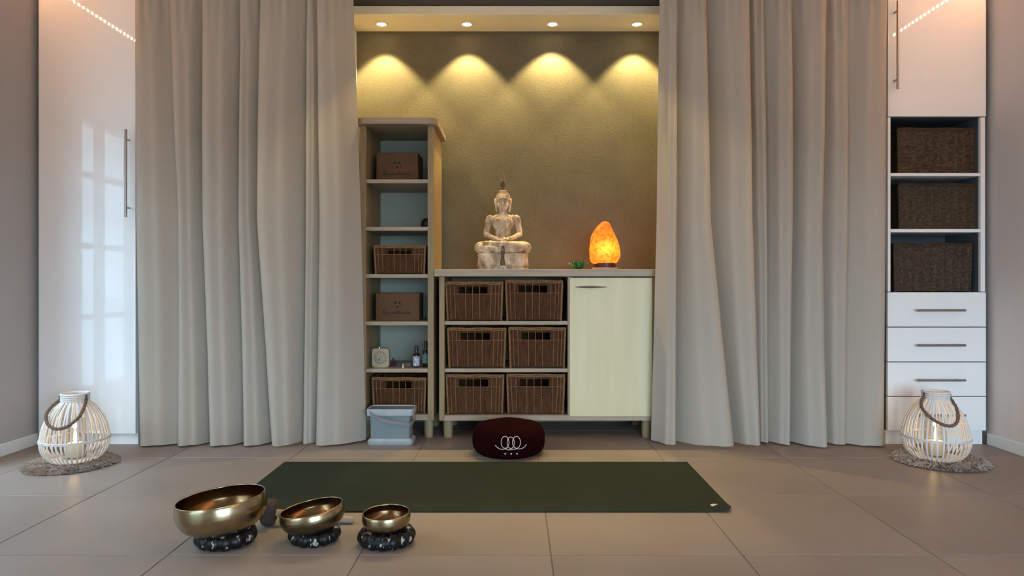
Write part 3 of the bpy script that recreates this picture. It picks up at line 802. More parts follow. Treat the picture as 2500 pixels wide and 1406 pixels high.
b = B(); lathe(b, [(0, 0.0095), (0.004, 0.008), (0.0045, 0), (0, 0)], 12, (-0.008, 0.012, chh)); obj('button', b, M['silver'], t, True)

def bottle(label, loc, r, h, lab, lz0, lz1):
    t = thing('dropper_bottle', label, 'bottle', loc, (0, 0, 0), 'small bottles in the bookcase')
    nr = r * 0.45
    b = B(); lathe(b, [(0, 0), (r * .93, 0), (r, 0.003), (r, h * 0.56), (r * .9, h * .61), (nr * 1.15, h * .67), (nr, h * .70), (nr, h * .76), (0, h * .76)], 28); obj('bottle_glass', b, M['darkglass'], t, True)
    b = B(); lathe(b, [(nr * 1.05, h * .755), (nr * 1.25, h * .76), (nr * 1.25, h * .99), (nr * 1.1, h), (0, h)], 20); obj('cap', b, M['black'], t, True)
    b = B(); lathe(b, [(r * 1.012, h * lz0), (r * 1.012, h * lz1)], 28); obj('label_wrap', b, lab, t, True)
bottle('small dark bottle with a lilac-white label on the bookcase shelf', (X(1016.5, 3.81), 3.81, z4), 0.0182, 0.118, M['label_l'], 0.06, 0.52)
bottle('taller dark bottle with a teal label against the bookcase side', (-0.4965, 3.815, z4), 0.0185, 0.143, M['label_g'], 0.16, 0.50)

# crystal cluster, incense cone, small dish
b = B(); rnd = random.Random(4)
for k in range(11):
    a = rnd.uniform(0, 2 * PI); rr = rnd.uniform(0, 0.014); ln = rnd.uniform(0.022, 0.046) * (1 - rr * 22)
    c = Vector((rr * math.cos(a), rr * math.sin(a), 0)); tl = Vector((math.cos(a) * rr * 26 * 0.5, math.sin(a) * rr * 13, 1)).normalized()
    tube(b, [c, c + tl * ln, c + tl * (ln + 0.008)], [0.0065, 0.006, 0.0003], 6)
o = obj('crystal_cluster', b, M['crystal']); o.location = (X(961, 3.83), 3.83, z4); tag(o, 'dark purple crystal cluster beside the alarm clock', 'crystal')
b = B(); lathe(b, [(0, 0), (0.006, 0), (0.0062, 0.004), (0.0025, 0.024), (0, 0.026)], 14)
o = obj('incense_cone', b, M['cone'], None, True); o.location = (X(984, 3.765), 3.765, z4); o.rotation_euler = (0, 0, 0); tag(o, 'small cream incense cone at the shelf edge', 'incense')
b = B(); lathe(b, [(0, 0.001), (0.017, 0), (0.028, 0.010), (0.030, 0.016), (0.0285, 0.016), (0.026, 0.011), (0.016, 0.004), (0, 0.004)], 28)
o = obj('small_dish', b, M['dish'], None, True); o.location = (X(996, 3.86), 3.86, z4); tag(o, 'small grey stoneware dish behind the lilac-labelled bottle', 'dish')

# ------------------------------------------------------------------ dark baskets in the white cabinet
GD = 'dark woven baskets in the white cabinet'
xc_ = (CABX0 + CABX1) / 2
src2 = basket_thing('storage_basket', 'dark brown woven basket in the upper bay of the white cabinet', make_basket(0.415, 0.245, 0.24, M['darkwicker'], M['darkwicker'], None, 0, 0.011, 0.0052, 0.0024, 0.97),
                    (X(2287, 3.65), 3.65, 1.4245), 0.0, GD)
basket_copy(src2, 'dark brown woven basket in the middle bay of the white cabinet', (X(2290, 3.655), 3.655, 1.1315), -0.01, GD)
basket_copy(src2, 'dark brown woven basket in the lower bay of the white cabinet', (X(2277, 3.64), 3.64, 0.8005), 0.012, GD, (0.99, 1, 1.05))

# ------------------------------------------------------------------ tin with lid
def rrect(w, d, r, n=6):
    o = []
    for (cx_, cy_, a0) in ((w / 2 - r, d / 2 - r, 0), (-w / 2 + r, d / 2 - r, PI / 2), (-w / 2 + r, -d / 2 + r, PI), (w / 2 - r, -d / 2 + r, 1.5 * PI)):
        for s in range(n): a = a0 + s / (n - 1) * PI / 2; o.append((cx_ + r * math.cos(a), cy_ + r * math.sin(a)))
    return o
def loft(b, secs, capb=True, capt=True):
    rings = [[b.verts.new((x, y, z)) for x, y in rrect(w, d, r)] for (w, d, r, z) in secs]
    for a, c in zip(rings, rings[1:]):
        n = len(a)
        for i in range(n): b.faces.new((a[i], a[(i + 1) % n], c[(i + 1) % n], c[i]))
    if capb: b.faces.new(list(reversed(rings[0])))
    if capt: b.faces.new(rings[-1])
t = thing('storage_tin', 'grey-blue rectangular metal tin with rim and bail handle before the bookcase', 'tin', (X(957, 3.655), 3.655, 0), (0, 0, 0.0))
b = B(); loft(b, [(0.207, 0.112, 0.014, 0.010), (0.212, 0.116, 0.014, 0.165)], True, True); obj('body', b, M['tin'], t, True)
b = B(); loft(b, [(0.222, 0.122, 0.016, 0.0), (0.234, 0.130, 0.018, 0.005), (0.240, 0.134, 0.018, 0.022), (0.214, 0.120, 0.016, 0.034)]); obj('base_band', b, M['tinrim'], t, True)
b = B(); loft(b, [(0.222, 0.124, 0.018, 0.150), (0.244, 0.136, 0.020, 0.156), (0.250, 0.140, 0.022, 0.184), (0.246, 0.136, 0.022, 0.190), (0.232, 0.122, 0.016, 0.190), (0.230, 0.120, 0.016, 0.183)]); obj('rim', b, M['tinrim'], t, True)
b = B(); loft(b, [(0.228, 0.118, 0.015, 0.178), (0.228, 0.118, 0.015, 0.1845)]); obj('lid', b, M['tinlid'], t, True)
b = B(); pts = [(-0.105, -0.068, 0.176), (-0.085, -0.078, 0.160), (-0.04, -0.083, 0.140), (0.01, -0.083, 0.128), (0.06, -0.080, 0.120), (0.105, -0.072, 0.114), (0.124, -0.03, 0.128), (0.127, 0.0, 0.16)]
pts = catmull(pts, 4); rws = []
for i, p in enumerate(pts):
    rws.append([b.verts.new((p[0], p[1] + dy, p[2] + dz)) for dy, dz in ((0, -0.009), (-0.003, -0.009), (-0.003, 0.009), (0, 0.009))])
for a, c in zip(rws, rws[1:]):
    for i in range(4): b.faces.new((a[i], a[(i + 1) % 4], c[(i + 1) % 4], c[i]))
b.faces.new(rws[0]); b.faces.new(rws[-1])
obj('bail_handle', b, M['tinlid'], t, True)

# ------------------------------------------------------------------ meditation cushion
CC = Vector((X(1242, 3.44), 3.445, 0)); CR = 0.181
prof = [(0, 0.0)]
for s in range(25):
    a = -PI / 2 + PI * s / 24
    c, sn = math.cos(a), math.sin(a)
    r = 0.108 + (CR - 0.108) * (abs(c) ** 0.62)
    z = 0.073 + 0.073 * math.copysign(abs(sn) ** 0.8, sn)
    prof.append((r, z))
prof += [(0.085, 0.158), (0.05, 0.167), (0.02, 0.172), (0, 0.173)]
t = thing('meditation_cushion', 'round maroon meditation cushion with embroidered lotus at the mat edge', 'cushion', CC)
b = B()
lathe(b, prof, 72, (0, 0, 0), lambda r, z, a: (r * (1 + 0.006 * math.sin(a * 24) * (1 if z > .02 else 0)), z + (0.003 * math.sin(a * 3) if r > .05 and z > .1 else 0)))
obj('cover', b, M['maroon'], t, True, 3.0)
def cushion_y(x, z):
    best = CR
    for (r0, z0), (r1, z1) in zip(prof[1:26], prof[2:26]):
        if z0 <= z <= z1: best = r0 + (r1 - r0) * (z - z0) / max(1e-6, z1 - z0); break
    return -math.sqrt(max(0.001, best * best - x * x))
def cpt(px, py):
    d = 3.268
    for _ in range(4):
        x = X(px, d) - CC.x; z = Z(py, d); d = CC.y + cushion_y(x, z)
    return Vector((x, d - CC.y - 0.0022, z))
loops = [[(1233 + 9.6 * math.cos(a) + (0.0), 1079.5 + 14.5 * math.sin(a)) for a in [2 * PI * s / 28 for s in range(28)]],
         [(1247 + 8.6 * math.cos(a), 1080.5 + 14.0 * math.sin(a)) for a in [2 * PI * s / 28 for s in range(28)]],
         [(1261 + 9.6 * math.cos(a), 1079.5 + 14.5 * math.sin(a)) for a in [2 * PI * s / 28 for s in range(28)]]]
for lp in loops:
    b = B(); tube(b, [cpt(*p) for p in lp], 0.0017, 6, True); obj('embroidery_petal', b, M['thread'], t, True)
for sw in ([(1209, 1086), (1213, 1091), (1219, 1095), (1225, 1096.5), (1233, 1095.5), (1239, 1092)], [(1285, 1084), (1281, 1090), (1275, 1094), (1268, 1095.5), (1261, 1095), (1256, 1091)],
           [(1233, 1095), (1239, 1097.5), (1246, 1097.5), (1252, 1096.5), (1260, 1096)]):
    b = B(); tube(b, [cpt(*p) for p in catmull(sw, 4)], 0.0017, 6); obj('embroidery_line', b, M['thread'], t, True)
for px in (1233.5, 1248, 1262):
    b = B(); ell(b, cpt(px, 1107.5), (0.0042, 0.002, 0.0036), None, 10, 6); obj('embroidery_dot', b, M['thread'], t, True)

# ------------------------------------------------------------------ yoga mat
mx0, mx1, my0, my1 = -1.087, 0.8095, 2.545, 3.245
t = thing('yoga_mat', 'dark green yoga mat lying flat on the tiles', 'yoga mat', ((mx0 + mx1) / 2, (my0 + my1) / 2, 0))
b = B(); nx, ny = 48, 18; top, bot = [], []
for j in range(ny + 1):
    rt, rb = [], []
    for i in range(nx + 1):
        x = mx0 + (mx1 - mx0) * i / nx; y = my0 + (my1 - my0) * j / ny
        dc = math.hypot(mx1 - x, my0 - y); lift = 0.012 * max(0, 1 - dc / 0.11) ** 2
        dl = math.hypot(mx0 - x, my0 - y); lift += 0.006 * max(0, 1 - dl / 0.12) ** 2
        # round the corners a little
        x2 = x - (0.02 if i == nx and j == 0 else 0)
        rt.append(b.verts.new((x2, y, 0.0062 + lift))); rb.append(b.verts.new((x2, y, 0.0008 + lift)))
    top.append(rt); bot.append(rb)
for j in range(ny):
    for i in range(nx):
        b.faces.new((top[j][i], top[j][i + 1], top[j + 1][i + 1], top[j + 1][i])); b.faces.new((bot[j][i], bot[j + 1][i], bot[j + 1][i + 1], bot[j][i + 1]))
for i in range(nx):
    for rr, kk in ((0, top[0]), (1, top[ny])):
        o_ = bot[0] if rr == 0 else bot[ny]; b.faces.new((kk[i], kk[i + 1], o_[i + 1], o_[i]))
for j in range(ny):
    b.faces.new((top[j][0], top[j + 1][0], bot[j + 1][0], bot[j][0])); b.faces.new((top[j][nx], top[j + 1][nx], bot[j + 1][nx], bot[j][nx]))
wobj('rubber_sheet', b, M['mat'], t)
b = B(); c0 = P(1745, 1234.5, 1); lx, ly = X(1745, F * (H - .006) / (1234.5 - CY)), F * (H - .006) / (1234.5 - CY)
def mpoly(pts):
    vs = [b.verts.new((lx + x, ly + y, 0.0070)) for x, y in pts]; b.faces.new(vs)
mpoly([(-0.015, 0.010), (-0.013, -0.010), (0.0, -0.004), (0.012, -0.024), (0.014, -0.016), (0.006, 0.002), (0.016, 0.008), (0.010, 0.020), (-0.004, 0.018)])
mpoly([(0.006, 0.016), (0.016, 0.008), (0.0175, 0.000), (0.0195, 0.008), (0.014, 0.018)])
wobj('logo', b, M['matlogo'], t)

# ------------------------------------------------------------------ singing bowls, ring cushions, mallet
def ring_cushion(label, loc, R, r, lumps, seed):
    b = B(); n, m_ = 96, 16; rnd = random.Random(seed); phs = [rnd.uniform(-.3, .3) for _ in range(lumps)]
    V = []
    for i in range(n):
        a = 2 * PI * i / n; q = lumps * a / (2 * PI); k = int(q) % lumps
        lump = abs(math.sin(PI * (q % 1.0))) ** 0.55
        row = []
        for j in range(m_):
            e = 2 * PI * j / m_
            rr = r * (0.66 + 0.34 * lump + 0.05 * phs[k]) 
            row.append(b.verts.new((math.cos(a) * (R - r + rr * math.cos(e)), math.sin(a) * (R - r + rr * math.cos(e)), max(0.0, r * 0.93 + rr * 0.98 * math.sin(e)))))
        V.append(row)
    for i in range(n):
        for j in range(m_): b.faces.new((V[i][j], V[(i + 1) % n][j], V[(i + 1) % n][(j + 1) % m_], V[i][(j + 1) % m_]))
    o = obj('ring_cushion', b, M['silk'], None, True, 3.0); o.location = loc
    return tag(o, label, 'ring cushion', 'brocade ring cushions under the bowls')

def bowl(label, loc, R, h, tilt, m_out, m_in, band, base_r=0.42):
    t = thing('singing_bowl', label, 'singing bowl', loc, tilt, 'singing bowls on ring cushions')
    th = 0.0035
    out = [(0, 0), (R * base_r * .7, 0.001), (R * base_r, 0.004), (R * .70, h * .16), (R * .895, h * .36), (R * .985, h * .60), (R * 1.0, h * .74), (R * .985, h * .92), (R * .965, h)]
    out = [(max(0, a), z) for a, z in catmull(out, 5)]
    zb = h * 0.78
    outer = [p for p in out if (p[1] <= zb if band else True)]
    b = B(); lathe(b, outer, 72); obj('bowl_wall', b, m_out, t, True, 3.0)
    if band:
        b = B(); bd = [(p[0] + 0.0008, p[1]) for p in out if p[1] >= zb - h * .03]; lathe(b, bd, 72); obj('polished_band', b, M['brass'], t, True, 3.0)
    inn = [(max(0, r - th), z + (th if z < h * .5 else th * max(0, (1 - z / h) * 2))) for r, z in out]
    b = B(); lathe(b, inn, 72); obj('bowl_inside', b, m_in, t, True, 3.0)
    b = B(); lathe(b, [(out[-1][0] + (0.0008 if band else 0), h - 0.0005), (out[-1][0] + 0.0004, h + 0.001), (out[-1][0] - th * .5, h + 0.0016), (out[-1][0] - th, h + 0.0008), (out[-1][0] - th, h - 0.001)], 72); obj('rim', b, M['brass'] if True else m_out, t, True, 3.0)
    return t
ring_cushion('black brocade ring cushion under the largest singing bowl', (-0.9455, 2.25, 0), 0.098, 0.026, 13, 1)
ring_cushion('black brocade ring cushion under the dark banded bowl', (-0.662, 2.27, 0), 0.085, 0.024, 12, 2)
ring_cushion('wide black brocade ring cushion under the smallest bowl', (-0.4205, 2.25, 0), 0.095, 0.026, 14, 3)
bowl('largest brushed brass singing bowl, tilted on its cushion', (-0.952, 2.25, 0.032), 0.142, 0.118, (0.0, math.radians(-5.5), 0), M['brass'], M['brass_in'], False)
bowl('dark bronze singing bowl with a polished brass band', (-0.660, 2.27, 0.031), 0.105, 0.078, (0.0, math.radians(-9), 0), M['bronze'], M['brass_in'], True, 0.5)
bowl('smallest brass singing bowl on the wide cushion', (-0.4205, 2.25, 0.034), 0.0785, 0.066, (math.radians(1.5), math.radians(-1), 0), M['brass'], M['brass_in'], False, 0.5)
t = thing('bowl_mallet', 'brown felt mallet with pale wooden handle lying behind the banded bowl', 'mallet', (-0.866, 2.42, 0))
b = B()
A = Vector((-0.024, 0, 0.046)); D = Vector((0.302, 0.012, -0.034)).normalized()
def along(s): return tuple(A + D * s)
tube(b, [along(s) for s in (0, 0.006, 0.014, 0.036, 0.044, 0.050)], [0.030, 0.041, 0.0455, 0.0455, 0.041, 0.030], 24); obj('felt_head', b, M['felt'], t, True, 1.2)
b = B(); tube(b, [along(s) for s in (0.047, 0.06, 0.12, 0.20, 0.29, 0.318, 0.322)], [0.0125, 0.0125, 0.0105, 0.0105, 0.012, 0.0115, 0.008], 16); obj('handle', b, M['handlewood'], t, True)

# ------------------------------------------------------------------ lanterns
RS = 0.845
def lantern(label, loc, rz, sc, handle_pts, group):
    t = thing('wicker_lantern', label, 'lantern', loc, (0, 0, rz), group)
    prof = [(0.120, 0.006), (0.140, 0.022), (0.160, 0.050), (0.169, 0.085), (0.166, 0.125), (0.152, 0.175), (0.128, 0.220), (0.098, 0.255), (0.074, 0.274), (0.066, 0.285), (0.066, 0.312)]
    prof = [(r * sc * RS, z * sc) for r, z in prof]
    sm = catmull(prof, 3)
    n = 42
    # one slat, then copies of the same mesh
    b = B(); rows = []
    for i, (r, z) in enumerate(sm):
        q = sm[min(i + 1, len(sm) - 1)]; o_ = sm[max(i - 1, 0)]
        tr, tz = q[0] - o_[0], q[1] - o_[1]; l = math.hypot(tr, tz); nr, nz = tz / l, -tr / l
        hw = 0.0036 * (0.75 + 0.45 * min(1, r / 0.16)); th = 0.0022
        if z > 0.26 * sc: hw = 0.0048
        rows.append([b.verts.new((r + nr * s * th, u * hw, z + nz * s * th)) for s, u in ((1, -0.6), (1, 0.6), (0.2, 1), (-1, 0.6), (-1, -0.6), (0.2, -1))])
    for a, c in zip(rows, rows[1:]):
        for i in range(6): b.faces.new((a[i], a[(i + 1) % 6], c[(i + 1) % 6], c[i]))
    b.faces.new(rows[0]); b.faces.new(rows[-1])
    s0 = obj('slat', b, M['slat'], t, True)
    for k in range(1, n):
        c = s0.copy(); COL.objects.link(c); c.parent = t; c.rotation_euler = (0.02 * math.sin(k * 3.7), 0, 2 * PI * k / n + 0.02 * math.sin(k * 5.1))
    # woven bands (two intertwined canes) at the waist, collar and foot
    def twine(zc, rc, m, nm, amp=0.0035, rad=0.0026):
        for ph in (0, PI):
            b = B(); tube(b, [((rc + amp * math.sin(n / 2 * a + ph)) * math.cos(a), (rc + amp * math.sin(n / 2 * a + ph)) * math.sin(a), zc) for a in [2 * PI * s / (n * 3) for s in range(n * 3)]], rad, 6, True)
            obj(nm, b, m, t, True)
    twine(0.100 * sc, 0.1695 * sc * RS, M['slat'], 'woven_band'); twine(0.106 * sc, 0.169 * sc * RS, M['slat'], 'woven_band')
    for zz, rr in ((0.287, 0.0665), (0.296, 0.0665), (0.304, 0.0665)): twine(zz * sc, rr * sc * RS, M['slat'], 'collar_band', 0.0025, 0.0032)
    b = B(); tube(b, [(0.0675 * sc * RS * math.cos(a), 0.0675 * sc * RS * math.sin(a), 0.314 * sc) for a in [2 * PI * s / 48 for s in range(48)]], 0.0052, 8, True); obj('top_ring', b, M['slat'], t, True)
    b = B(); lathe(b, [(0.0, 0.002), (0.118 * sc * RS, 0.002), (0.124 * sc * RS, 0.006), (0.118 * sc * RS, 0.011), (0.0, 0.011)], 40); obj('base_board', b, M['slat'], t, True)
    # glass cylinder, candle, flame
    b = B(); lathe(b, [(0.0, 0.0125), (0.050, 0.0125), (0.0525, 0.016), (0.0525, 0.205), (0.050, 0.205), (0.050, 0.017), (0.0, 0.0165)], 32); gl = obj('glass_cylinder', b, M['jarglass'], t, True)
    b = B(); lathe(b, [(0, 0.017), (0.034, 0.017), (0.035, 0.02), (0.035, 0.078), (0.031, 0.082), (0.012, 0.079), (0, 0.079)], 28); ca = obj('candle', b, M['candle'], t, True)
    b = B(); lathe(b, [(0, 0.083), (0.0055, 0.090), (0.0075, 0.099), (0.0055, 0.112), (0.002, 0.126), (0, 0.131)], 14); obj('flame', b, M['flame'], ca, True)
    L = bpy.data.lights.new('candle_glow', 'POINT'); L.energy = CANDLE_W; L.color = (1.0, 0.62, 0.26); L.shadow_soft_size = 0.012
    lo = bpy.data.objects.new('candle_light', L); COL.objects.link(lo); lo.parent = t; lo.location = (0, 0, 0.145)
    # rope handle: twisted strands drooping over the front
    handle_pts = [(x * 0.86, y * 0.86, z) for x, y, z in handle_pts]
    cl = catmull(handle_pts, 8)
    b = B(); tube(b, cl, 0.0062, 8); hd = obj('rope_handle', b, M['rope'], t, True)
    for ph in (0, 2 * PI / 3, 4 * PI / 3):
        pts = []
        for i, p in enumerate(cl):
            q = Vector(cl[min(i + 1, len(cl) - 1)]) - Vector(cl[max(i - 1, 0)]); u, v = frame_of(q)
            a = i * 0.75 + ph; pts.append(Vector(p) + (u * math.cos(a) + v * math.sin(a)) * 0.0045)
        b = B(); tube(b, pts, 0.0036, 6); obj('strand', b, M['rope'], hd, True)
    for p in (handle_pts[0], handle_pts[-1]):
        b = B(); v = Vector(p); tube(b, [v + Vector((0, 0, -0.004)), v + Vector((0, 0, 0.02))], 0.0045, 8); obj('clasp', b, M['black'], t, True)
    return t

def fur_pad(label, loc, R, seed):
    t = thing('fur_pad', label, 'pad', loc, (0, 0, 0), 'round pads under the lanterns')
    rnd = random.Random(seed)
    def fn(r, z, a):
        return (r * (1 + 0.008 * math.sin(a * 9 + seed)), z)
    b = B(); lathe(b, [(0, 0.0), (R * .96, 0.0), (R * .985, 0.005), (R * .96, 0.011), (R * .86, 0.015), (R * .74, 0.013), (R * .6, 0.009), (0, 0.009)], 72, (0, 0, 0), fn); obj('backing', b, M['pad'], t, True, 3.0)
    b = B()
    for k in range(9000):
        r = R * math.sqrt(rnd.uniform(0.3, 1.0)) * 0.98; a = rnd.uniform(0, 2 * PI)
        x, y = r * math.cos(a), r * math.sin(a)
        da = a + rnd.gauss(0, 0.9) + 0.8 * math.sin(a * 6 + r * 40); ln = rnd.uniform(0.016, 0.034); ux, uy = math.cos(da), math.sin(da); wd = 0.0011
        zt = 0.012 if r < R * .9 else 0.012 * (1 - (r / R - .9) * 7)
        zt = max(0.002, zt); z1 = max(0.001, zt + rnd.uniform(-0.002, 0.010) * (1 if r < R * .9 else .4))
        p0 = b.verts.new((x - uy * wd, y + ux * wd, zt)); p1 = b.verts.new((x + uy * wd, y - ux * wd, zt)); p2 = b.verts.new((x + ux * ln * .6 + uy * wd, y + uy * ln * .6 - ux * wd, z1 + 0.003)); p3 = b.verts.new((x + ux * ln, y + uy * ln, max(0.001, z1 - 0.003)))
        b.faces.new((p0, p1, p2)); b.faces.new((p0, p2, p3))
    o = obj('pile', b, M['pad'], t); o['kind'] = 'stuff'
    return t
LL = (-2.085, 3.26, 0.010); LR = (2.016, 3.30, 0.010)
fur_pad('round taupe fur pad under the lantern by the tall cabinet', (-2.075, 3.215, 0), 0.182, 1)
fur_pad('round taupe fur pad under the lantern by the drawers', (2.018, 3.275, 0), 0.192, 2)
lantern('white willow lantern with lit candle in front of the tall cabinet', LL, 0.1, 1.0,
        [(-0.069, -0.02, 0.288), (-0.090, -0.06, 0.262), (-0.092, -0.105, 0.232), (-0.060, -0.150, 0.196), (-0.005, -0.172, 0.178), (0.045, -0.158, 0.188), (0.078, -0.115, 0.222), (0.080, -0.065, 0.262), (0.068, -0.02, 0.290)], 'white willow lanterns')
lantern('white willow lantern with lit candle in front of the drawers', LR, -0.12, 1.01,
        [(-0.069, -0.02, 0.296), (-0.098, -0.055, 0.280), (-0.110, -0.09, 0.250), (-0.085, -0.14, 0.212), (-0.035, -0.168, 0.186), (0.015, -0.168, 0.186), (0.052, -0.135, 0.214), (0.066, -0.085, 0.256), (0.066, -0.02, 0.292)], 'white willow lanterns')

# ------------------------------------------------------------------ things on the sideboard
# rock salt lamp
SD = 3.87
sx_ = X(1477, SD)
t = thing('salt_lamp', 'glowing orange rock salt lamp on the sideboard', 'lamp', (sx_, SD, TOPZ))
sil = [(645, 1452, 1500), (641, 1445, 1506), (634, 1441, 1511), (625, 1439.5, 1515), (612, 1439, 1513.5), (598, 1440, 1511), (583, 1441.5, 1505.5), (572, 1446, 1501), (560, 1453, 1495), (550, 1461, 1490), (544, 1467, 1487), (541, 1473, 1482)]
b = B(); n = 30; rings = []
pxm = SD / F
fine = catmull([(a, l, r) for a, l, r in sil], 3)
for (yy, l, r) in fine:
    xl_, xr_ = (l - 1477) * pxm, (r - 1477) * pxm; cx_, hw = (xl_ + xr_) / 2, (xr_ - xl_) / 2; z = Z(yy, SD) - TOPZ
    row = []
    for j in range(n):
        a = 2 * PI * j / n
        fc = 1 + 0.035 * noise.noise((math.cos(a) * 2.2, math.sin(a) * 2.2, z * 22)) + 0.02 * noise.noise((math.cos(a) * 6, math.sin(a) * 6, z * 60))
        row.append(b.verts.new((cx_ + hw * math.cos(a) * fc, 0.82 * hw * math.sin(a) * fc, z)))
    rings.append(row)
for a, c in zip(rings, rings[1:]):
    for j in range(n): b.faces.new((a[j], a[(j + 1) % n], c[(j + 1) % n], c[j]))
b.faces.new(list(reversed(rings[0]))); b.faces.new(rings[-1])
obj('salt_rock', b, M['salt'], t, True, 0.5)
zr = Z(645, SD) - TOPZ
b = B(); ell(b, (0.0, -0.028, Z(609, SD) - TOPZ), (0.014, 0.014, 0.018)); obj('bulb', b, M['bulb'], t, True)
b = B(); lathe(b, [(0, 0.010), (0.058, 0.010), (0.062, 0.014), (0.060, zr + 0.006), (0, zr + 0.006)], 32); obj('wooden_base', b, M['redwood'], t, True)
b = B(); lathe(b, [(0, 0.0), (0.050, 0.0), (0.072, 0.004), (0.076, 0.009), (0.074, 0.0105), (0.060, 0.0098), (0, 0.0098)], 36); obj('saucer', b, M['plate'], t, True)

# green glass lotus
LD = 3.82
t = thing('lotus_holder', 'small green glass lotus candle holder left of the salt lamp', 'candle holder', (X(1412.5, LD), LD, TOPZ))
b = B(); lathe(b, [(0, 0), (0.016, 0), (0.018, 0.004), (0.012, 0.010), (0, 0.010)], 20); obj('foot', b, M['silver'], t, True)
b = B(); lathe(b, [(0, 0.010), (0.018, 0.011), (0.024, 0.022), (0.025, 0.042), (0.022, 0.042), (0.021, 0.024), (0, 0.016)], 24); obj('cup', b, M['green_glass'], t, True)
def petal(ln, wd, lift, curl):
    b = B(); rows = []
    for i in range(7):
        f = i / 6; w = wd * math.sin(PI * min(1, 0.12 + 0.88 * f)) ** 0.8 * (1 if f < 1 else 0.02)
        x = 0.016 + ln * math.sin(f * curl) / curl; z = 0.008 + lift * f * f
        rows.append([b.verts.new((x, -w, z + 0.006 * (f))), b.verts.new((x + 0.004, 0, z - 0.002)), b.verts.new((x, w, z + 0.006 * f)), b.verts.new((x - 0.002, 0, z + 0.003))])
    for a, c in zip(rows, rows[1:]):
        for i in range(4): b.faces.new((a[i], a[(i + 1) % 4], c[(i + 1) % 4], c[i]))
    b.faces.new(rows[0]); b.faces.new(rows[-1])
    return b
p0 = obj('petal', petal(0.036, 0.013, 0.026, 0.6), M['green_glass'], t)
p1 = obj('petal', petal(0.018, 0.012, 0.040, 0.8), M['green_glass'], t); p1.rotation_euler = (0, 0, 0.39)
for k in range(1, 8):
    for pp, off in ((p0, 0), (p1, 0.39)):
        c = pp.copy(); COL.objects.link(c); c.parent = t; c.rotation_euler = (0, 0, off + k * PI / 4)

# carved seated buddha statue
BD = 3.90
t = thing('buddha_statue', 'carved weathered seated buddha statue with pointed flame finial on the sideboard', 'statue', (X(1228, BD), BD, TOPZ))
def remesh(bm, name, m, parent, vox, sm=4):
    me = bpy.data.meshes.new('tmp'); bm.to_mesh(me); bm.free()
    o = bpy.data.objects.new('tmp', me); COL.objects.link(o)
    r = o.modifiers.new('r', 'REMESH'); r.mode = 'VOXEL'; r.voxel_size = vox
    s = o.modifiers.new('s', 'SMOOTH'); s.iterations = sm; s.factor = 0.5
    dg = bpy.context.evaluated_depsgraph_get()
    me2 = bpy.data.meshes.new_from_object(o.evaluated_get(dg))
    bpy.data.objects.remove(o); bpy.data.meshes.remove(me)
    me2.name = name; me2.materials.clear(); me2.materials.append(m); me2.shade_smooth()
    o = bpy.data.objects.new(name, me2); COL.objects.link(o); o.parent = parent
    return o
b = B()
# legs folded: thighs, knees, crossed shins, soles
for s in (-1, 1):
    tube(b, catmull([(s * 0.03, 0.015, 0.128), (s * 0.085, -0.005, 0.130), (s * 0.125, -0.035, 0.126), (s * 0.128, -0.065, 0.118)], 4), [0.034] * 4 + [0.034] * 4 + [0.031] * 4 + [0.026], 14)
    ell(b, (s * 0.122, -0.045, 0.122), (0.030, 0.036, 0.031))
tube(b, catmull([(0.125, -0.060, 0.128), (0.06, -0.095, 0.134), (-0.01, -0.100, 0.138), (-0.075, -0.085, 0.146)], 4), [0.024] * 5 + [0.021] * 4 + [0.016] * 4, 12)
tube(b, catmull([(-0.125, -0.060, 0.118), (-0.06, -0.095, 0.112), (0.01, -0.100, 0.108), (0.075, -0.088, 0.108)], 4), [0.024] * 5 + [0.021] * 4 + [0.017] * 4, 12)
ell(b, (-0.088, -0.078, 0.150), (0.026, 0.018, 0.010)); ell(b, (0.085, -0.085, 0.106), (0.028, 0.018, 0.012))
ell(b, (0, 0.0, 0.118), (0.10, 0.075, 0.028))
# torso
ell(b, (0, 0.012, 0.165), (0.052, 0.040, 0.045)); ell(b, (0, 0.010, 0.205), (0.046, 0.036, 0.050)); ell(b, (0, 0.008, 0.262), (0.063, 0.040, 0.050)); ell(b, (0, 0.012, 0.292), (0.070, 0.034, 0.026))
ell(b, (-0.028, -0.022, 0.272), (0.028, 0.014, 0.022)); ell(b, (0.028, -0.022, 0.272), (0.028, 0.014, 0.022))
for s in (-1, 1):
    ell(b, (s * 0.074, 0.010, 0.292), (0.021, 0.023, 0.021))
    tube(b, catmull([(s * 0.076, 0.010, 0.296), (s * 0.086, 0.008, 0.255), (s * 0.094, 0.0, 0.205)], 5), [0.0205] * 5 + [0.0175] * 5 + [0.0155], 12)
    ell(b, (s * 0.0945, -0.001, 0.202), (0.0165, 0.017, 0.017))
    tube(b, catmull([(s * 0.0945, -0.002, 0.201), (s * 0.062, -0.050, 0.180), (s * 0.026, -0.084, 0.168)], 5), [0.0155] * 4 + [0.0135] * 4 + [0.011] * 3, 12)
    # hand resting in the lap: palm, fingers, thumb
    ell(b, (s * 0.014, -0.092, 0.163 + (0.004 if s > 0 else 0)), (0.018, 0.013, 0.0075))
    for k in range(4):
        yk = -0.082 - 0.006 * k
        tube(b, [(s * 0.008, yk, 0.163), (-s * 0.008, yk - 0.001, 0.164), (-s * (0.020 - 0.002 * k), yk, 0.166)], [0.0040, 0.0038, 0.0030], 8)
    tube(b, [(s * 0.018, -0.090, 0.170), (s * 0.009, -0.093, 0.177), (s * 0.002, -0.093, 0.179)], [0.0042, 0.0038, 0.0032], 8)
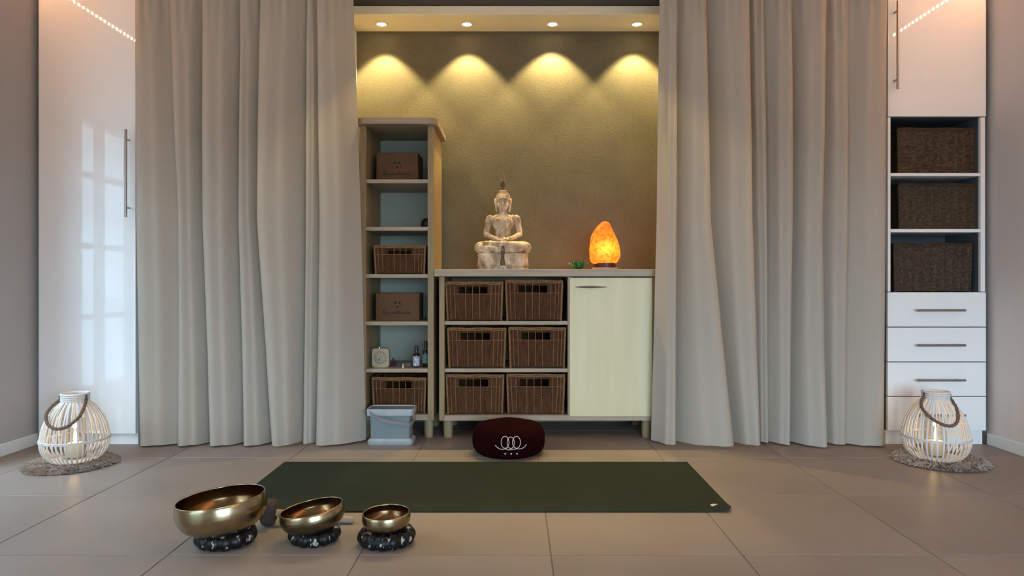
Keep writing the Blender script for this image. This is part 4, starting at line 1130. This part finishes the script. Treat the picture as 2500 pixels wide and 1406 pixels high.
# robe fold over the left shoulder and hem band
tube(b, catmull([(0.055, 0.02, 0.312), (0.040, -0.026, 0.285), (0.018, -0.034, 0.245), (-0.020, -0.030, 0.200), (-0.048, -0.012, 0.175)], 5), 0.0055, 8)
tube(b, catmull([(0.030, -0.030, 0.288), (0.024, -0.038, 0.24), (0.020, -0.042, 0.19)], 5), 0.007, 8)
# neck, head
tube(b, [(0, 0.008, 0.30), (0, 0.006, 0.335)], [0.025, 0.021], 14)
ell(b, (0, 0.004, 0.376), (0.034, 0.036, 0.045)); ell(b, (0, -0.008, 0.350), (0.025, 0.026, 0.023)); ell(b, (0, -0.016, 0.334), (0.013, 0.013, 0.009))
ell(b, (0, 0.010, 0.408), (0.038, 0.039, 0.030)); ell(b, (0, 0.010, 0.437), (0.022, 0.022, 0.018))
tube(b, catmull([(-0.036, -0.010, 0.392), (-0.020, -0.030, 0.400), (0, -0.034, 0.405), (0.020, -0.030, 0.400), (0.036, -0.010, 0.392)], 4), 0.0042, 8)
tube(b, [(0, -0.031, 0.388), (0, -0.038, 0.374), (0, -0.0425, 0.364)], [0.0035, 0.0045, 0.0065], 10)
for s in (-1, 1):
    tube(b, catmull([(s * 0.004, -0.032, 0.388), (s * 0.014, -0.033, 0.391), (s * 0.026, -0.024, 0.385)], 3), 0.0026, 6)
    ell(b, (s * 0.0135, -0.0285, 0.381), (0.0085, 0.005, 0.0042))
    ell(b, (s * 0.016, -0.024, 0.362), (0.010, 0.008, 0.010))
    tube(b, catmull([(s * 0.040, 0.006, 0.398), (s * 0.042, 0.002, 0.380), (s * 0.039, -0.002, 0.352), (s * 0.035, -0.004, 0.328)], 4), [0.0065, 0.0085, 0.009, 0.0085, 0.0075, 0.007, 0.006, 0.006, 0.006, 0.0058, 0.0058, 0.006, 0.006], 8)
    tube(b, [(s * 0.038, 0.008, 0.396), (s * 0.052, 0.012, 0.406)], [0.007, 0.002], 8)
ell(b, (0, -0.0305, 0.352), (0.0105, 0.0055, 0.0026)); ell(b, (0, -0.0295, 0.347), (0.0085, 0.0055, 0.0026))
remesh(b, 'figure', M['stone'], t, 0.0026, 3)
# hair curls
b = B()
for k in range(6):
    zz = 0.404 + k * 0.0085; rr = 0.0385 * math.sqrt(max(0.05, 1 - ((zz - 0.408) / 0.032) ** 2)) if zz < 0.436 else 0.02
    m_ = max(8, int(rr * 2 * PI / 0.009))
    for j in range(m_):
        a = 2 * PI * (j + 0.5 * (k % 2)) / m_; ell(b, (rr * math.cos(a), 0.010 + rr * math.sin(a), zz), (0.0045, 0.0045, 0.0042), None, 8, 5)
o = obj('hair_curls', b, M['stone'], t, True); o['kind'] = 'stuff'
b = B(); lathe(b, catmull([(0.013, 0.445), (0.0105, 0.462), (0.0115, 0.474), (0.0165, 0.484), (0.0175, 0.497), (0.0135, 0.510), (0.0095, 0.524), (0.0055, 0.540), (0.0015, 0.558), (0.0003, 0.562)], 3), 20, (0, 0.010, 0),
          lambda r, z, a: (r * (1 + 0.08 * math.sin(a * 5 + z * 140)), z)); obj('flame_finial', b, M['finial'], t, True, 3.0)
# pedestal: block with hanging cloth folds and foot moulding
def sup(w, d, n, fn, z):
    o_ = []
    for i in range(n):
        a = 2 * PI * i / n; c, s = math.cos(a), math.sin(a); e = 0.45
        x = w * math.copysign(abs(c) ** e, c); y = d * math.copysign(abs(s) ** e, s); k = fn(a, z); o_.append((x * k, y * k))
    return o_
b = B(); n = 160; rings = []
def pf(a, z):
    f = 0.012 * math.sin(a * 26 + 6 * z * 18) + 0.010 * math.sin(a * 41 - z * 60)
    return 1 + f * (0.3 + 0.7 * (0.09 - z) / 0.09)
for w_, d_, z in ((0.132, 0.095, 0.094), (0.139, 0.101, 0.090), (0.142, 0.104, 0.082), (0.139, 0.102, 0.070), (0.141, 0.103, 0.050), (0.142, 0.104, 0.030), (0.143, 0.105, 0.018)):
    rings.append([b.verts.new((x, y, z)) for x, y in sup(w_, d_, n, pf, z)])
for a, c in zip(rings, rings[1:]):
    for i in range(n): b.faces.new((a[i], a[(i + 1) % n], c[(i + 1) % n], c[i]))
b.faces.new(rings[0]); b.faces.new(rings[-1])
obj('draped_pedestal', b, M['stone'], t, True, 3.0)
b = B(); rings = []
for w_, d_, z in ((0.136, 0.099, 0.019), (0.136, 0.099, 0.013), (0.143, 0.105, 0.011), (0.144, 0.106, 0.0)):
    rings.append([b.verts.new((x, y, z)) for x, y in sup(w_, d_, 80, lambda a, z: 1, z)])
for a, c in zip(rings, rings[1:]):
    for i in range(80): b.faces.new((a[i], a[(i + 1) % 80], c[(i + 1) % 80], c[i]))
b.faces.new(rings[0]); b.faces.new(rings[-1])
obj('foot_moulding', b, M['stone'], t, True)
b = B(); pts = catmull([(0.0, -0.060, 0.165), (0.0, -0.112, 0.140), (0.002, -0.119, 0.110), (0.0, -0.116, 0.075), (0.001, -0.112, 0.022)], 4)
rows = []
for i, p in enumerate(pts):
    w_ = 0.012 + 0.003 * math.sin(i * 0.9); rows.append([b.verts.new((p[0] + dx, p[1] + dy, p[2])) for dx, dy in ((-w_, 0.004), (-w_ * .5, -0.003), (0, -0.001), (w_ * .5, -0.003), (w_, 0.004), (0, 0.008))])
for a, c in zip(rows, rows[1:]):
    for i in range(6): b.faces.new((a[i], a[(i + 1) % 6], c[(i + 1) % 6], c[i]))
b.faces.new(rows[0]); b.faces.new(rows[-1])
obj('hanging_sash', b, M['finial'], t, True)
